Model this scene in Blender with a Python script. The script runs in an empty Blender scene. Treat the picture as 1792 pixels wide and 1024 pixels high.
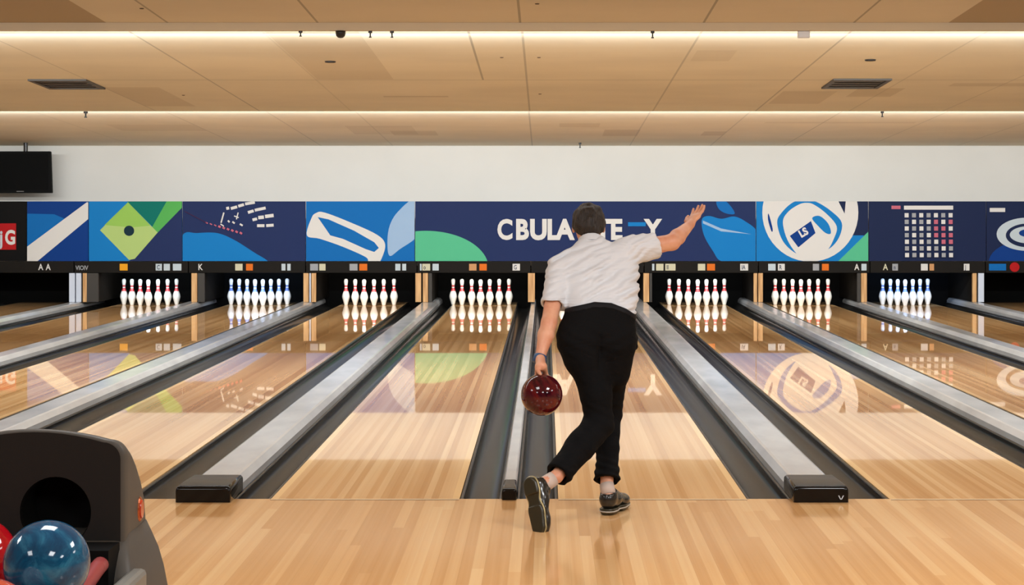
import bpy, bmesh, math, random
import numpy as np
from mathutils import Vector, Matrix
random.seed(4)
S = bpy.context.scene
COL = S.collection
# ------------------------------------------------------------ camera, light, exposure
F = 2943.0            # focal length in pixels of a 1792 px wide frame
CAMH = 1.65
CY = -9.46            # camera stands 9.46 m behind the foul line (y = 0)
cam = bpy.data.cameras.new('camera'); cam_o = bpy.data.objects.new('camera', cam); COL.objects.link(cam_o)
cam.sensor_width = 36; cam.lens = 36 * F / 1792
cam_o.location = (0, CY, CAMH); cam_o.rotation_euler = (math.pi / 2, 0, 0)
cam.shift_x = -(955 - 896) / 1792; cam.shift_y = -(512 - 360) / 1792
cam.clip_end = 100
S.camera = cam_o
S.view_settings.view_transform = 'Standard'; S.view_settings.look = 'None'
S.view_settings.exposure = 0.0; S.view_settings.gamma = 1; S.view_settings.use_curve_mapping = False
w = bpy.data.worlds.new('world'); S.world = w; w.use_nodes = True
w.node_tree.nodes['Background'].inputs[0].default_value = (1, .93, .85, 1)
w.node_tree.nodes['Background'].inputs[1].default_value = 0.05

def area(name, loc, direction, sx, sy, power, color=(1, 1, 1), spread=180):
    l = bpy.data.lights.new(name, 'AREA'); l.shape = 'RECTANGLE'; l.size = sx; l.size_y = sy
    l.energy = power; l.color = color; l.spread = math.radians(spread)
    o = bpy.data.objects.new(name, l); COL.objects.link(o); o.location = loc
    o.rotation_euler = Vector(direction).to_track_quat('-Z', 'Y').to_euler()
    return o
# light coves behind the two ceiling steps
COOL = (.93, .98, 1)
area('cove_light', (0, 5.79, 3.20), (0, 1, .12), 21, .03, 140, COOL)
area('cove_light', (0, 13.06, 2.885), (0, 1, .12), 21, .03, 150, COOL)
# lane lighting just behind the steps, aimed down the lanes
area('step_light', (0, 5.95, 3.18), (0, .8, -1), 20, .08, 560, COOL, 160)
area('step_light', (0, 13.25, 2.86), (0, .9, -.7), 20, .08, 270, COOL, 160)
# unseen fill added to brighten near lanes; ceiling lamps over approach and seating area
area('lane_fill', (0, 2.2, 3.45), (0, .3, -1), 19, .3, 640, COOL, 160)
for X, p in ((-5.5, 66), (-1.5, 66), (2.6, 130), (6.0, 70)):
    area('ceiling_lamp', (X, -3.6, 3.45), (0, .1, -1), 1.2, 1.2, p, (.96, .98, 1))
for X, p in ((-4, 60), (1.0, 90), (5, 90)):
    area('ceiling_lamp', (X, -8.8, 3.6), (0, .35, -1), 1.2, 1.2, p, (.96, .98, 1))

# ------------------------------------------------------------ helpers
def W(px, py, d): return Vector(((px - 955) * d / F, d + CY, CAMH - (py - 360) * d / F))

def mat(name, color, rough=.5, metal=0, spec=.5, coat=0, emis=None, es=0):
    m = bpy.data.materials.new(name); m.use_nodes = True
    b = m.node_tree.nodes['Principled BSDF']
    b.inputs['Base Color'].default_value = (*color, 1); b.inputs['Roughness'].default_value = rough
    b.inputs['Metallic'].default_value = metal; b.inputs['Specular IOR Level'].default_value = spec
    b.inputs['Coat Weight'].default_value = coat; b.inputs['Coat Roughness'].default_value = .05
    if emis: b.inputs['Emission Color'].default_value = (*emis, 1); b.inputs['Emission Strength'].default_value = es
    return m
def srgb(r, g, b):
    return tuple(((c / 255) / 12.92 if c / 255 < .04045 else ((c / 255 + .055) / 1.055) ** 2.4) for c in (r, g, b))

class NT:
    def __init__(s, m): s.t = m.node_tree; s.b = s.t.nodes['Principled BSDF']
    def n(s, typ, **kw):
        x = s.t.nodes.new(typ)
        for k, v in kw.items(): setattr(x, k, v)
        return x
    def put(s, sock, v):
        if hasattr(v, 'is_output'): s.t.links.new(v, sock)
        elif v is not None: sock.default_value = v
    def m(s, op, a, b=None, c=None):
        x = s.n('ShaderNodeMath', operation=op)
        for i, v in enumerate((a, b, c)):
            if v is not None: s.put(x.inputs[i], v)
        return x.outputs[0]
    def co(s, kind='Object'): return s.n('ShaderNodeTexCoord').outputs[kind]
    def sep(s, v):
        x = s.n('ShaderNodeSeparateXYZ'); s.put(x.inputs[0], v); return x.outputs
    def map(s, v, sc):
        x = s.n('ShaderNodeMapping'); s.put(x.inputs[0], v); x.inputs['Scale'].default_value = sc; return x.outputs[0]
    def noise(s, v, scale=5, detail=3, rough=.5, dist=0):
        x = s.n('ShaderNodeTexNoise'); s.put(x.inputs['Vector'], v); x.inputs['Scale'].default_value = scale
        x.inputs['Detail'].default_value = detail; x.inputs['Roughness'].default_value = rough; x.inputs['Distortion'].default_value = dist
        return x.outputs[0]
    def ramp(s, f, stops):
        x = s.n('ShaderNodeValToRGB'); s.put(x.inputs[0], f); e = x.color_ramp.elements
        while len(e) < len(stops): e.new(.5)
        for el, (p, c) in zip(e, stops): el.position = p; el.color = (*c, 1)
        return x.outputs[0]
    def mix(s, f, a, b, mode='MIX'):
        x = s.n('ShaderNodeMix', data_type='RGBA', blend_type=mode); s.put(x.inputs[0], f)
        for i, v in ((6, a), (7, b)): s.put(x.inputs[i], (*v, 1) if isinstance(v, tuple) and len(v) == 3 else v)
        return x.outputs[2]
    def bump(s, h, strength=.3, dist=.01):
        x = s.n('ShaderNodeBump'); s.put(x.inputs['Height'], h); x.inputs['Strength'].default_value = strength
        x.inputs['Distance'].default_value = dist; s.t.links.new(x.outputs[0], s.b.inputs['Normal'])
    def rng(s, f, a, b, c, d):
        x = s.n('ShaderNodeMapRange'); s.put(x.inputs[0], f)
        for i, v in enumerate((a, b, c, d)): x.inputs[i + 1].default_value = v
        return x.outputs[0]

def link(name, me, m=None, parent=None, loc=None):
    o = bpy.data.objects.new(name, me); COL.objects.link(o)
    for mm in (m if isinstance(m, (list, tuple)) else [m] if m else []): me.materials.append(mm)
    if parent is not None: o.parent = parent
    if loc is not None: o.location = loc
    return o
def bmobj(name, bm, m, parent=None, loc=None, smooth=False):
    me = bpy.data.meshes.new(name); bmesh.ops.recalc_face_normals(bm, faces=bm.faces); bm.to_mesh(me); bm.free()
    if smooth:
        for p in me.polygons: p.use_smooth = True
    return link(name, me, m, parent, loc)
def tag(o, label=None, cat=None, group=None, kind=None):
    if label: o['label'] = label
    if cat: o['category'] = cat
    if group: o['group'] = group
    if kind: o['kind'] = kind
    return o
def empty(name, loc, label, cat, group=None):
    o = bpy.data.objects.new(name, None); o.empty_display_size = .1; COL.objects.link(o); o.location = loc
    return tag(o, label, cat, group)
def box(bm, x0, x1, y0, y1, z0, z1, mi=0, bev=0, seg=2):
    r = bmesh.ops.create_cube(bm, size=1)
    vs = r['verts']
    for v in vs: v.co = Vector(((x0 + x1) / 2 + v.co.x * (x1 - x0), (y0 + y1) / 2 + v.co.y * (y1 - y0), (z0 + z1) / 2 + v.co.z * (z1 - z0)))
    fs = {f for v in vs for f in v.link_faces}
    for f in fs: f.material_index = mi
    if bev:
        es = list({e for v in vs for e in v.link_edges})
        bmesh.ops.bevel(bm, geom=es, offset=bev, segments=seg, affect='EDGES', profile=.5)
    return vs
def boxobj(name, x0, x1, y0, y1, z0, z1, m, parent=None, bev=0, loc=None):
    bm = bmesh.new(); box(bm, x0, x1, y0, y1, z0, z1, 0, bev); return bmobj(name, bm, m, parent, loc)
def tube(bm, pts, r, seg=14, cap=True):
    pts = [Vector(p) for p in pts]; rings = []
    rr = r if isinstance(r, (list, tuple)) else [r] * len(pts)
    for i, p in enumerate(pts):
        t = (pts[min(i + 1, len(pts) - 1)] - pts[max(i - 1, 0)]).normalized()
        u = t.orthogonal().normalized() if i == 0 else (u - t * u.dot(t)).normalized()
        v = t.cross(u)
        rings.append([bm.verts.new(p + (u * math.cos(a) + v * math.sin(a)) * rr[i]) for a in [2 * math.pi * k / seg for k in range(seg)]])
    for a, b in zip(rings, rings[1:]):
        for k in range(seg): bm.faces.new((a[k], a[(k + 1) % seg], b[(k + 1) % seg], b[k]))
    if cap: bm.faces.new(rings[0]); bm.faces.new(rings[-1])
def lathe(bm, prof, seg=24, mats=None):
    rings = []
    for r, z in prof:
        if r < 1e-5: rings.append([bm.verts.new((0, 0, z))])
        else: rings.append([bm.verts.new((r * math.cos(2 * math.pi * k / seg), r * math.sin(2 * math.pi * k / seg), z)) for k in range(seg)])
    for i, (a, b) in enumerate(zip(rings, rings[1:])):
        for k in range(seg):
            if len(a) == 1 and len(b) == 1: continue
            if len(a) == 1: f = bm.faces.new((a[0], b[k], b[(k + 1) % seg]))
            elif len(b) == 1: f = bm.faces.new((a[k], a[(k + 1) % seg], b[0]))
            else: f = bm.faces.new((a[k], a[(k + 1) % seg], b[(k + 1) % seg], b[k]))
            if mats: f.material_index = mats[i]

# ------------------------------------------------------------ materials
def wood(name, cols, bw=.0273, rough=.07, edge=None, lenvar=False, spec=.5):
    m = mat(name, cols[0], rough, spec=spec); t = NT(m)  # boards run along y
    c = t.co(); x, y, z = t.sep(c)[:3]
    rnd = t.n('ShaderNodeObjectInfo').outputs['Random']
    u = t.m('DIVIDE', x, bw); fl = t.m('FLOOR', u)
    idn = t.m('ADD', fl, t.m('MULTIPLY', rnd, 137.0))
    if lenvar:
        w1 = t.n('ShaderNodeTexWhiteNoise', noise_dimensions='1D'); t.put(w1.inputs['W'], idn)
        seg = t.m('FLOOR', t.m('ADD', t.m('DIVIDE', y, 3.0), t.m('MULTIPLY', w1.outputs[0], 7)))
        idn = t.m('ADD', idn, t.m('MULTIPLY', seg, 31.7))
    wn = t.n('ShaderNodeTexWhiteNoise', noise_dimensions='1D'); t.put(wn.inputs['W'], idn)
    g = t.noise(t.map(c, (36, .35, 1)), 1.0, 2, .5)
    g2 = t.noise(t.map(c, (90, 1.2, 1)), 1.0, 2, .5)
    v = t.m('ADD', t.m('MULTIPLY', wn.outputs[0], .5), t.m('ADD', t.m('MULTIPLY', g, .45), t.m('MULTIPLY', g2, .05)))
    col = t.ramp(v, [(.18, cols[0]), (.5, cols[1]), (.82, cols[2])])
    gap = t.m('LESS_THAN', t.m('FRACT', u), .045)
    col = t.mix(t.m('MULTIPLY', gap, .10), col, tuple(k * .45 for k in cols[0]))
    if edge:
        e = t.m('GREATER_THAN', t.m('ABSOLUTE', x), edge)
        col = t.mix(t.m('MULTIPLY', e, .6), col, tuple(min(1, k * 1.35) for k in cols[2]))
    t.t.links.new(col, t.b.inputs['Base Color'])
    return m
M_lane = wood('lane maple', [srgb(196, 144, 90), srgb(216, 168, 114), srgb(230, 188, 136)], bw=.041, rough=.02, edge=.49, spec=.36)
M_appr = wood('approach maple', [srgb(200, 148, 94), srgb(220, 172, 116), srgb(234, 194, 142)], .056, rough=.12, lenvar=True, spec=.4)
M_gut = mat('gutter', (.03, .03, .03), .2, spec=.05); t = NT(M_gut)
c = t.co(); n_ = t.noise(t.map(c, (60, .5, 1)), 1, 3)
t.t.links.new(t.ramp(n_, [(.3, (.009, .009, .0088)), (.7, (.034, .033, .031))]), t.b.inputs['Base Color'])
M_rim = mat('black rubber', (.012, .012, .013), .3)
M_cap = mat('grey capping', (.5, .5, .48), .17, spec=.5); t = NT(M_cap)
c = t.co(); n_ = t.noise(t.map(c, (4, 1.6, 1)), 1, 4)
t.t.links.new(t.ramp(n_, [(.3, (.43, .44, .45)), (.7, (.56, .57, .58))]), t.b.inputs['Base Color'])
M_gloss = mat('glossy black plastic', (.004, .004, .0045), .1, spec=.3)
M_capt = mat('end cap top', (.055, .053, .05), .4, spec=.3)
M_black = mat('black', (.006, .006, .006), .7, spec=.08)
M_dark = mat('dark fascia', (.009, .0075, .006), .6, spec=.1)
M_wall = mat('white wall', (.78, .76, .71), .8); t = NT(M_wall)
t.t.links.new(t.ramp(t.noise(t.co(), .6, 4), [(.3, (.75, .73, .68)), (.7, (.8, .785, .74))]), t.b.inputs['Base Color'])
M_side = mat('beige wall', (.6, .5, .4), .8)
M_post = mat('tan wood', srgb(205, 160, 105), .5); t = NT(M_post)
t.t.links.new(t.ramp(t.noise(t.map(t.co(), (30, 30, 2)), 1, 3), [(.3, srgb(176, 128, 78)), (.7, srgb(214, 170, 115))]), t.b.inputs['Base Color'])
M_postg = mat('grey painted edge', (.05, .045, .04), .5, spec=.2)
M_postw = mat('pale panel edge', (.55, .6, .7), .4)
M_kick = mat('kickback wall', (.014, .012, .01), .7, spec=.1)

# ceiling material: joints and aged patches in ceiling coordinates
def ceiling_mat(name, joints, cross, patches, base):
    m = mat(name, base, .85); t = NT(m); c = t.co(); x, y, z = t.sep(c)[:3]
    col = t.mix(t.rng(t.noise(t.map(c, (.5, .9, 1)), 1, 4), .35, .65, 0, 1), tuple(k * .95 for k in base), tuple(min(1, k * 1.05) for k in base))
    for (x0, x1, y0, y1, k) in patches:
        mx = t.m('MULTIPLY', t.m('GREATER_THAN', x, x0), t.m('LESS_THAN', x, x1))
        my = t.m('MULTIPLY', t.m('GREATER_THAN', y, y0), t.m('LESS_THAN', y, y1))
        col = t.mix(t.m('MULTIPLY', t.m('MULTIPLY', mx, my), k), col, tuple(a * b for a, b in zip(base, (.55, .47, .38))))
    for (xj, y0, y1, k) in joints:
        a = t.m('LESS_THAN', t.m('ABSOLUTE', t.m('SUBTRACT', x, xj)), .011)
        b = t.m('MULTIPLY', t.m('GREATER_THAN', y, y0), t.m('LESS_THAN', y, y1))
        col = t.mix(t.m('MULTIPLY', t.m('MULTIPLY', a, b), k), col, tuple(v * .45 for v in base))
    for (yj, k) in cross:
        a = t.m('LESS_THAN', t.m('ABSOLUTE', t.m('SUBTRACT', y, yj)), .02)
        col = t.mix(t.m('MULTIPLY', a, k), col, tuple(v * .45 for v in base))
    t.t.links.new(col, t.b.inputs['Base Color'])
    return m
CB = (.71, .645, .49)

# ------------------------------------------------------------ room
SL = .0476
XL, XR = -10.6, 10.6
def ceil_z(d):   # underside of the three stepped ceiling fields, by distance from the camera
    if d < 15.2: return 3.292 + SL * (15.2 - d)
    if d < 22.5: return 2.911 + SL * (22.5 - d)
    return 2.67 + SL * (28.6 - d)
def slab(name, d0, d1, m, eps=0):
    bm = bmesh.new(); z0, z1 = (ceil_z(d0 + 1e-4), ceil_z(d1 - 1e-4))
    vs = [bm.verts.new(p) for p in ((XL, d0 + CY, z0), (XR, d0 + CY, z0), (XR, d1 + CY, z1), (XL, d1 + CY, z1),
          (XL, d0 + CY, z0 + .15), (XR, d0 + CY, z0 + .15), (XR, d1 + CY, z1 + .15), (XL, d1 + CY, z1 + .15))]
    for f in ((0, 1, 2, 3), (4, 5, 6, 7), (0, 1, 5, 4), (1, 2, 6, 5), (2, 3, 7, 6), (3, 0, 4, 7)): bm.faces.new([vs[i] for i in f])
    return tag(bmobj(name, bm, m), kind='structure')
DY = CY
def patch(px0, px1, d0, d1, k):
    dm = (d0 + d1) / 2
    return ((px0 - 955) * dm / F, (px1 - 955) * dm / F, d0 + CY, d1 + CY, k)
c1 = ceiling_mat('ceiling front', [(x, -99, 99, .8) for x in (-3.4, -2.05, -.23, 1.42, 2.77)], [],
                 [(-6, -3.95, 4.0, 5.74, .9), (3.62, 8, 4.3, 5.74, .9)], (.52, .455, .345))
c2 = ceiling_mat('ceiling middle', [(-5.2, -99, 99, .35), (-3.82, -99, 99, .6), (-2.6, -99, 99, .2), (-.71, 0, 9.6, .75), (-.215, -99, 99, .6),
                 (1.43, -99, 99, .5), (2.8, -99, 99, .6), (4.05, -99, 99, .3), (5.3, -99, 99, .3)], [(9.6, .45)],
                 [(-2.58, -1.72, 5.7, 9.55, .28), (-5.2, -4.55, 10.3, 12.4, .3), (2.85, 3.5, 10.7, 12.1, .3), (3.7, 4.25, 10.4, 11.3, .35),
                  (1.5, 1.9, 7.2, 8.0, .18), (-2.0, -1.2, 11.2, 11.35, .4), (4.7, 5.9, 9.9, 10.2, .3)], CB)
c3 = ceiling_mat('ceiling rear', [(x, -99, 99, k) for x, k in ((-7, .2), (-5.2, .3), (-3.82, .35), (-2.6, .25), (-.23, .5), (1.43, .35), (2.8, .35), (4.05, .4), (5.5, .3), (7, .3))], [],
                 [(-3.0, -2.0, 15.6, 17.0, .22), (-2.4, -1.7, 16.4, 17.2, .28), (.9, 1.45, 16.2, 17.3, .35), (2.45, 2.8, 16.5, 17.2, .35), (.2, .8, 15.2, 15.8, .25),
                  (3.2, 5.4, 15.0, 15.2, .2), (-6.5, -5.2, 15.4, 16.4, .2)], (.88, .78, .6))  # lighter base stands in for light that fades along the rear ceiling
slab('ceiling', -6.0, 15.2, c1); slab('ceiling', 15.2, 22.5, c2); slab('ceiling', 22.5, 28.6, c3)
M_lip = mat('ceiling lip', (.62, .53, .39), .8)
tag(boxobj('trim_1', XL, XR, 15.12 + CY, 15.2 + CY, 3.225, 3.30, M_lip), kind='structure')
tag(boxobj('trim_2', XL, XR, 22.44 + CY, 22.5 + CY, 2.9095, 2.93, mat('ceiling step', CB, .8)), kind='structure')
tag(boxobj('trim_3', XL, XR, 15.2 + CY, 15.23 + CY, 3.232, 3.30, M_lip), kind='structure')
YW = 28.6 + CY
tag(boxobj('wall_back', XL, XR, YW, YW + .15, .63, 3.0, M_wall), kind='structure')
tag(boxobj('wall_left', XL - .15, XL, -15.6, YW + .15, -.15, 4.4, M_side), kind='structure')
tag(boxobj('wall_right', XR, XR + .15, -15.6, YW + .15, -.15, 4.4, M_side), kind='structure')
tag(boxobj('wall_front', XL, XR, -15.61, -15.46, -.15, 4.4, M_side), kind='structure')
tag(boxobj('floor', XL, XR, -15.46, 0, -.12, 0, M_appr), kind='structure')
tag(boxobj('floor', XL, XR, 0, YW + .8, -.15, -.115, M_black), kind='structure')

# ------------------------------------------------------------ lanes, gutters, dividers
lanes = [-8.42, -6.6, -4.76, -2.885, -1.015, .60, 2.465, 4.25, 5.98, 7.78]
caps = [(-7.66, .24), (-5.76, .26), (-3.9, .27), (-1.905, .28), (-.205, .075), (1.53, .28), (3.42, .27), (5.2, .25), (6.98, .24)]
where = ['under the red sign at the left edge', 'under the green diamond panel', 'under the blue wave panel',
         'under the white loop panel', 'under the green dome beside the letters', 'hidden behind the bowler',
         'under the blue fruit emblem', 'under the white ring emblem', 'under the square grid panel', 'at the right edge of the view']
LW = .53
YD = 17.9      # face of the masking units
for i, x in enumerate(lanes):
    bm = bmesh.new(); box(bm, -LW, LW, .012, 19.3, -.11, 0, 0, 0)
    o = bmobj('bowling_lane', bm, M_lane, loc=(x, 0, 0)); tag(o, 'polished maple bowling lane ' + where[i], 'bowling lane', 'bowling lanes')
M_line = mat('foul line', srgb(232, 200, 155), .3)
M_seam = mat('foul seam', (.08, .05, .03), .5)
for i, x in enumerate(lanes):
    bm = bmesh.new(); box(bm, -LW, LW, -.03, .0, -.001, .0012, 0); box(bm, -LW, LW, -.037, -.03, -.001, .0014, 1)
    tag(bmobj('foul_line', bm, [M_line, M_seam], loc=(x, 0, 0)), 'thin pale foul line of the lane ' + where[i], 'foul line', 'foul lines')
def gutter(x0, x1, label):
    w_ = x1 - x0; bm = bmesh.new(); N = 16; prof = []
    r = .016
    prof = [(-w_ / 2, .0), (-w_ / 2 + r, .0)]
    for k in range(N + 1):
        a = math.pi * k / N; prof.append((-(w_ / 2 - r) * math.cos(a), -.012 - .075 * math.sin(a) ** .8))
    prof += [(w_ / 2 - r, .0), (w_ / 2, .0)]
    rows = [[bm.verts.new((px, yy, pz)) for px, pz in prof] for yy in (.0, 4.5, 9, 13.5, 19.3)]
    for a, b in zip(rows, rows[1:]):
        for k in range(len(prof) - 1):
            f = bm.faces.new((a[k], a[k + 1], b[k + 1], b[k])); f.smooth = True
            f.material_index = 1 if k in (0, 1, len(prof) - 3, len(prof) - 2) else 0
    # outer skin below
    lo = [[bm.verts.new((sx * w_ / 2, yy, -.1)) for sx in (-1, 1)] for yy in (.0, 19.3)]
    bm.faces.new((rows[0][0], rows[-1][0], lo[1][0], lo[0][0])); bm.faces.new((rows[0][-1], rows[-1][-1], lo[1][1], lo[0][1]))
    bm.faces.new((lo[0][0], lo[1][0], lo[1][1], lo[0][1]))
    me_o = bmobj('gutter', bm, [M_gut, M_rim], loc=((x0 + x1) / 2, .004, -.004))
    tag(me_o, label, 'gutter', 'gutters')
capnames = ['far left divider', 'divider between the diamond and wave lanes', 'divider between the wave and loop lanes',
            'wide divider left of the bowler', 'narrow divider by the held ball', 'wide divider right of the bowler',
            'divider between the fruit and ring lanes', 'divider between the ring and grid lanes', 'far right divider']
for i, (c_, w_) in enumerate(caps):
    e1 = lanes[i] + LW; e2 = lanes[i + 1] - LW
    gutter(e1 + .003, c_ - w_ / 2 - .003, 'dark grey gutter on the left side of the ' + capnames[i])
    gutter(c_ + w_ / 2 + .003, e2 - .003, 'dark grey gutter on the right side of the ' + capnames[i])
gutter(lanes[0] - LW - .25, lanes[0] - LW - .003, 'dark grey gutter beyond the leftmost lane')
gutter(lanes[-1] + LW + .003, lanes[-1] + LW + .25, 'dark grey gutter beyond the rightmost lane')
endlook = ['grey lane capping strip, ' + n for n in capnames]
for i, (c_, w_) in enumerate(caps):
    h = w_ / 2; bm = bmesh.new()
    prof = [(-h, -.1), (-h, .035), (-h + .03, .072), (-h + .045, .078), (h - .045, .078), (h - .03, .072), (h, .035), (h, -.1)] if w_ > .1 else \
           [(-h, -.1), (-h, .045), (-h + .008, .055), (h - .008, .055), (h, .045), (h, -.1)]
    a = [bm.verts.new((x, .3, z)) for x, z in prof]; b = [bm.verts.new((x, 19.3, z)) for x, z in prof]
    for k in range(len(prof)): bm.faces.new((a[k], a[(k + 1) % len(prof)], b[(k + 1) % len(prof)], b[k]))
    bm.faces.new(a); bm.faces.new(b)
    o = bmobj('lane_divider', bm, M_cap, loc=(c_, 0, 0)); tag(o, endlook[i], 'lane divider', 'lane dividers')
    # end cap
    bm = bmesh.new(); hh = .092 if w_ > .1 else .065; h2 = h + (.012 if w_ > .1 else .003)
    y0 = -.12 if w_ > .1 else -.04
    sec = []
    for (y, hw, z) in ((y0, h2 + .006, .002), (y0 + .003, h2, hh * .5), (y0 + .012, h2 - .012, hh * .86), (y0 + .03, h2 - .02, hh * .97), (y0 + .06, h2 - .022, hh),
                       (.30, h2 - .012, hh - .002)):
        sec.append((y, hw, z))
    # body by sections along y: rounded cross-section
    rings = []
    for (y, hw, z) in ((y0, h2 - .004, hh * .80), (y0 + .006, h2, hh * .93), (y0 + .02, h2 + .002, hh), (.1, h2, hh), (.30, h2 - .004, hh - .004), (.32, h2 - .012, hh - .016)):
        rr = min(.022, hw * .4); pts = [(-hw, .0015)]
        for k in range(6):
            q = math.pi / 2 * k / 5; pts.append((-hw + rr - rr * math.cos(q), z - rr + rr * math.sin(q)))
        for k in range(6):
            q = math.pi / 2 * (1 - k / 5); pts.append((hw - rr + rr * math.cos(q), z - rr + rr * math.sin(q)))
        pts.append((hw, .0015)); rings.append([bm.verts.new((px, y, pz)) for px, pz in pts])
    for j, (a, b) in enumerate(zip(rings, rings[1:])):
        for k in range(len(a)):
            f = bm.faces.new((a[k], a[(k + 1) % len(a)], b[(k + 1) % len(a)], b[k])); f.smooth = True
            f.material_index = 1 if (j >= 2 and 5 <= k <= 7) else 0
    bm.faces.new(rings[0]); bm.faces.new(rings[-1])
    ec = bmobj('end_cap', bm, [M_gloss, M_capt], parent=o)
    ec['label'] = 'glossy black end cap'
    if i == 5:   # pale mark on the end cap
        bm = bmesh.new(); s = .011
        for sx in (-1, 1):
            vs = [bm.verts.new((h - .03 + sx * (0.002 if q else .013) + e, y0 - .0025, .018 if q else .04)) for q, e in ((0, -.003), (0, .003), (1, .003), (1, -.003))]
            bm.faces.new(vs)
        bmobj('letter_mark', bm, mat('pale print', (.6, .65, .7), .4), parent=ec)['label'] = 'pale letter V'

# ------------------------------------------------------------ masking units, printed panels
DM = YD - CY
def MP(px, py, off=0): return Vector(((px - 955) * DM / F, YD - off, CAMH - (py - 360) * DM / F))
def pm(name, rgb, rough=.6): return mat(name, tuple(.72 * k for k in srgb(*rgb)), rough, spec=.1)
P = {k: pm('print ' + k, v) for k, v in dict(navy=(37, 52, 98), navyd=(30, 42, 78), blue=(18, 112, 190), blued=(12, 62, 140), bluel=(22, 130, 205), white=(232, 230, 226),
     sky=(165, 195, 228), green=(92, 196, 150), lime=(158, 206, 96), limed=(140, 195, 80), limel=(186, 214, 130), teal=(8, 120, 108), grass=(92, 184, 92), pink=(206, 110, 130),
     grey=(170, 172, 176), dark=(24, 52, 66), red=(190, 30, 34), black=(14, 13, 13), orange=(235, 120, 40), amber=(250, 175, 40), tan=(215, 160, 110), cream=(220, 215, 185), pale=(205, 218, 225), maroon=(80, 40, 70)).items()}
PK = list(P.keys())
def smooth_poly(pts, n=6):
    out = []; L = len(pts)
    for i in range(L):
        p0, p1, p2, p3 = [Vector(pts[(i + k) % L]) for k in (-1, 0, 1, 2)]
        for j in range(n):
            t_ = j / n
            out.append(tuple(.5 * ((2 * p1) + (p2 - p0) * t_ + (2 * p0 - 5 * p1 + 4 * p2 - p3) * t_ ** 2 + (3 * p1 - p0 - 3 * p2 + p3) * t_ ** 3)))
    return out
def ell(cx, cy, rx, ry, a0=0, a1=360, n=40, rot=0):
    r = []
    for k in range(n + (0 if a1 - a0 >= 360 else 1)):
        a = math.radians(a0 + (a1 - a0) * k / n); x, y = rx * math.cos(a), ry * math.sin(a); q = math.radians(rot)
        r.append((cx + x * math.cos(q) - y * math.sin(q), cy + x * math.sin(q) + y * math.cos(q)))
    return r
def clip(poly, x0, x1, y0, y1):
    def cl(ps, f, inter):
        out = []
        for i in range(len(ps)):
            a, b = ps[i - 1], ps[i]
            if f(b):
                if not f(a): out.append(inter(a, b))
                out.append(b)
            elif f(a): out.append(inter(a, b))
        return out
    def ix(X): return lambda a, b: (X, a[1] + (b[1] - a[1]) * (X - a[0]) / (b[0] - a[0]))
    def iy(Y): return lambda a, b: (a[0] + (b[0] - a[0]) * (Y - a[1]) / (b[1] - a[1]), Y)
    for f, g in ((lambda p: p[0] >= x0, ix(x0)), (lambda p: p[0] <= x1, ix(x1)), (lambda p: p[1] >= y0, iy(y0)), (lambda p: p[1] <= y1, iy(y1))):
        poly = cl(poly, f, g)
        if not poly: return []
    return poly
def text_polys(txt, size, bold=0.02, sx=1):
    cu = bpy.data.curves.new('t', 'FONT'); cu.body = txt; cu.size = size; cu.offset = bold * size; cu.fill_mode = 'FRONT'; cu.resolution_u = 4
    ob = bpy.data.objects.new('t', cu); COL.objects.link(ob)
    dg = bpy.context.evaluated_depsgraph_get(); me = bpy.data.meshes.new_from_object(ob.evaluated_get(dg))
    vs = [(v.co.x * sx, v.co.y) for v in me.vertices]; fs = [tuple(p.vertices) for p in me.polygons]
    bpy.data.objects.remove(ob); bpy.data.meshes.remove(me); bpy.data.curves.remove(cu)
    return vs, fs
def panel(px0, px1, base, shapes, label, texts=(), name='masking_panel', y0=352.5, y1=457, th=.04, group='printed masking panels', cat='printed panel'):
    bm = bmesh.new(); g = .6
    a = MP(px0 + g, y1); b = MP(px1 - g, y0)
    box(bm, a.x, b.x, YD, YD + th, a.z, b.z, PK.index(base))
    L = 0
    for s in shapes:
        colr, pts = s[0], s[1]
        pts = clip(pts, px0 + g, px1 - g, y0, y1)
        if len(pts) < 3: continue
        L += 1; off = .0008 * L
        vs = [bm.verts.new(MP(p[0], p[1], off)) for p in pts]
        try: f = bm.faces.new(vs)
        except ValueError: continue
        f.material_index = PK.index(colr)
    bmesh.ops.recalc_face_normals(bm, faces=bm.faces)
    bmesh.ops.triangulate(bm, faces=[f for f in bm.faces if len(f.verts) > 4], ngon_method='EAR_CLIP')
    for (txt, x, y, size, colr, bold, sx, rot) in texts:
        vs, fs = text_polys(txt, size, bold, sx); L += 1; q = math.radians(rot)
        bv = [bm.verts.new(MP(x + vx * math.cos(q) + vy * math.sin(q), y + vx * math.sin(q) - vy * math.cos(q), .0008 * L)) for vx, vy in vs]
        for f in fs:
            try: nf = bm.faces.new([bv[k] for k in f]); nf.material_index = PK.index(colr)
            except ValueError: pass
    c0 = MP((px0 + px1) / 2, y1)
    for v in bm.verts: v.co -= Vector((c0.x, YD, c0.z))
    me = bpy.data.meshes.new(name); bm.to_mesh(me); bm.free()
    for k in PK: me.materials.append(P[k])
    o = link(name, me, None, loc=(c0.x, YD, c0.z))
    return tag(o, label, cat, group)
# 1 blue with diagonal bar
panel(47, 155, 'blued', [('blued', [(47, 350), (155, 350), (155, 460), (47, 460)]), ('blue', [(47, 374), (95, 375), (118, 385), (47, 440)]), ('blued', [(90, 460), (156, 380), (156, 460)]),
      ('white', [(47, 432), (152, 354), (155, 354), (155, 383), (66, 457), (47, 457)])], 'blue printed panel crossed by a white diagonal bar')
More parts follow.
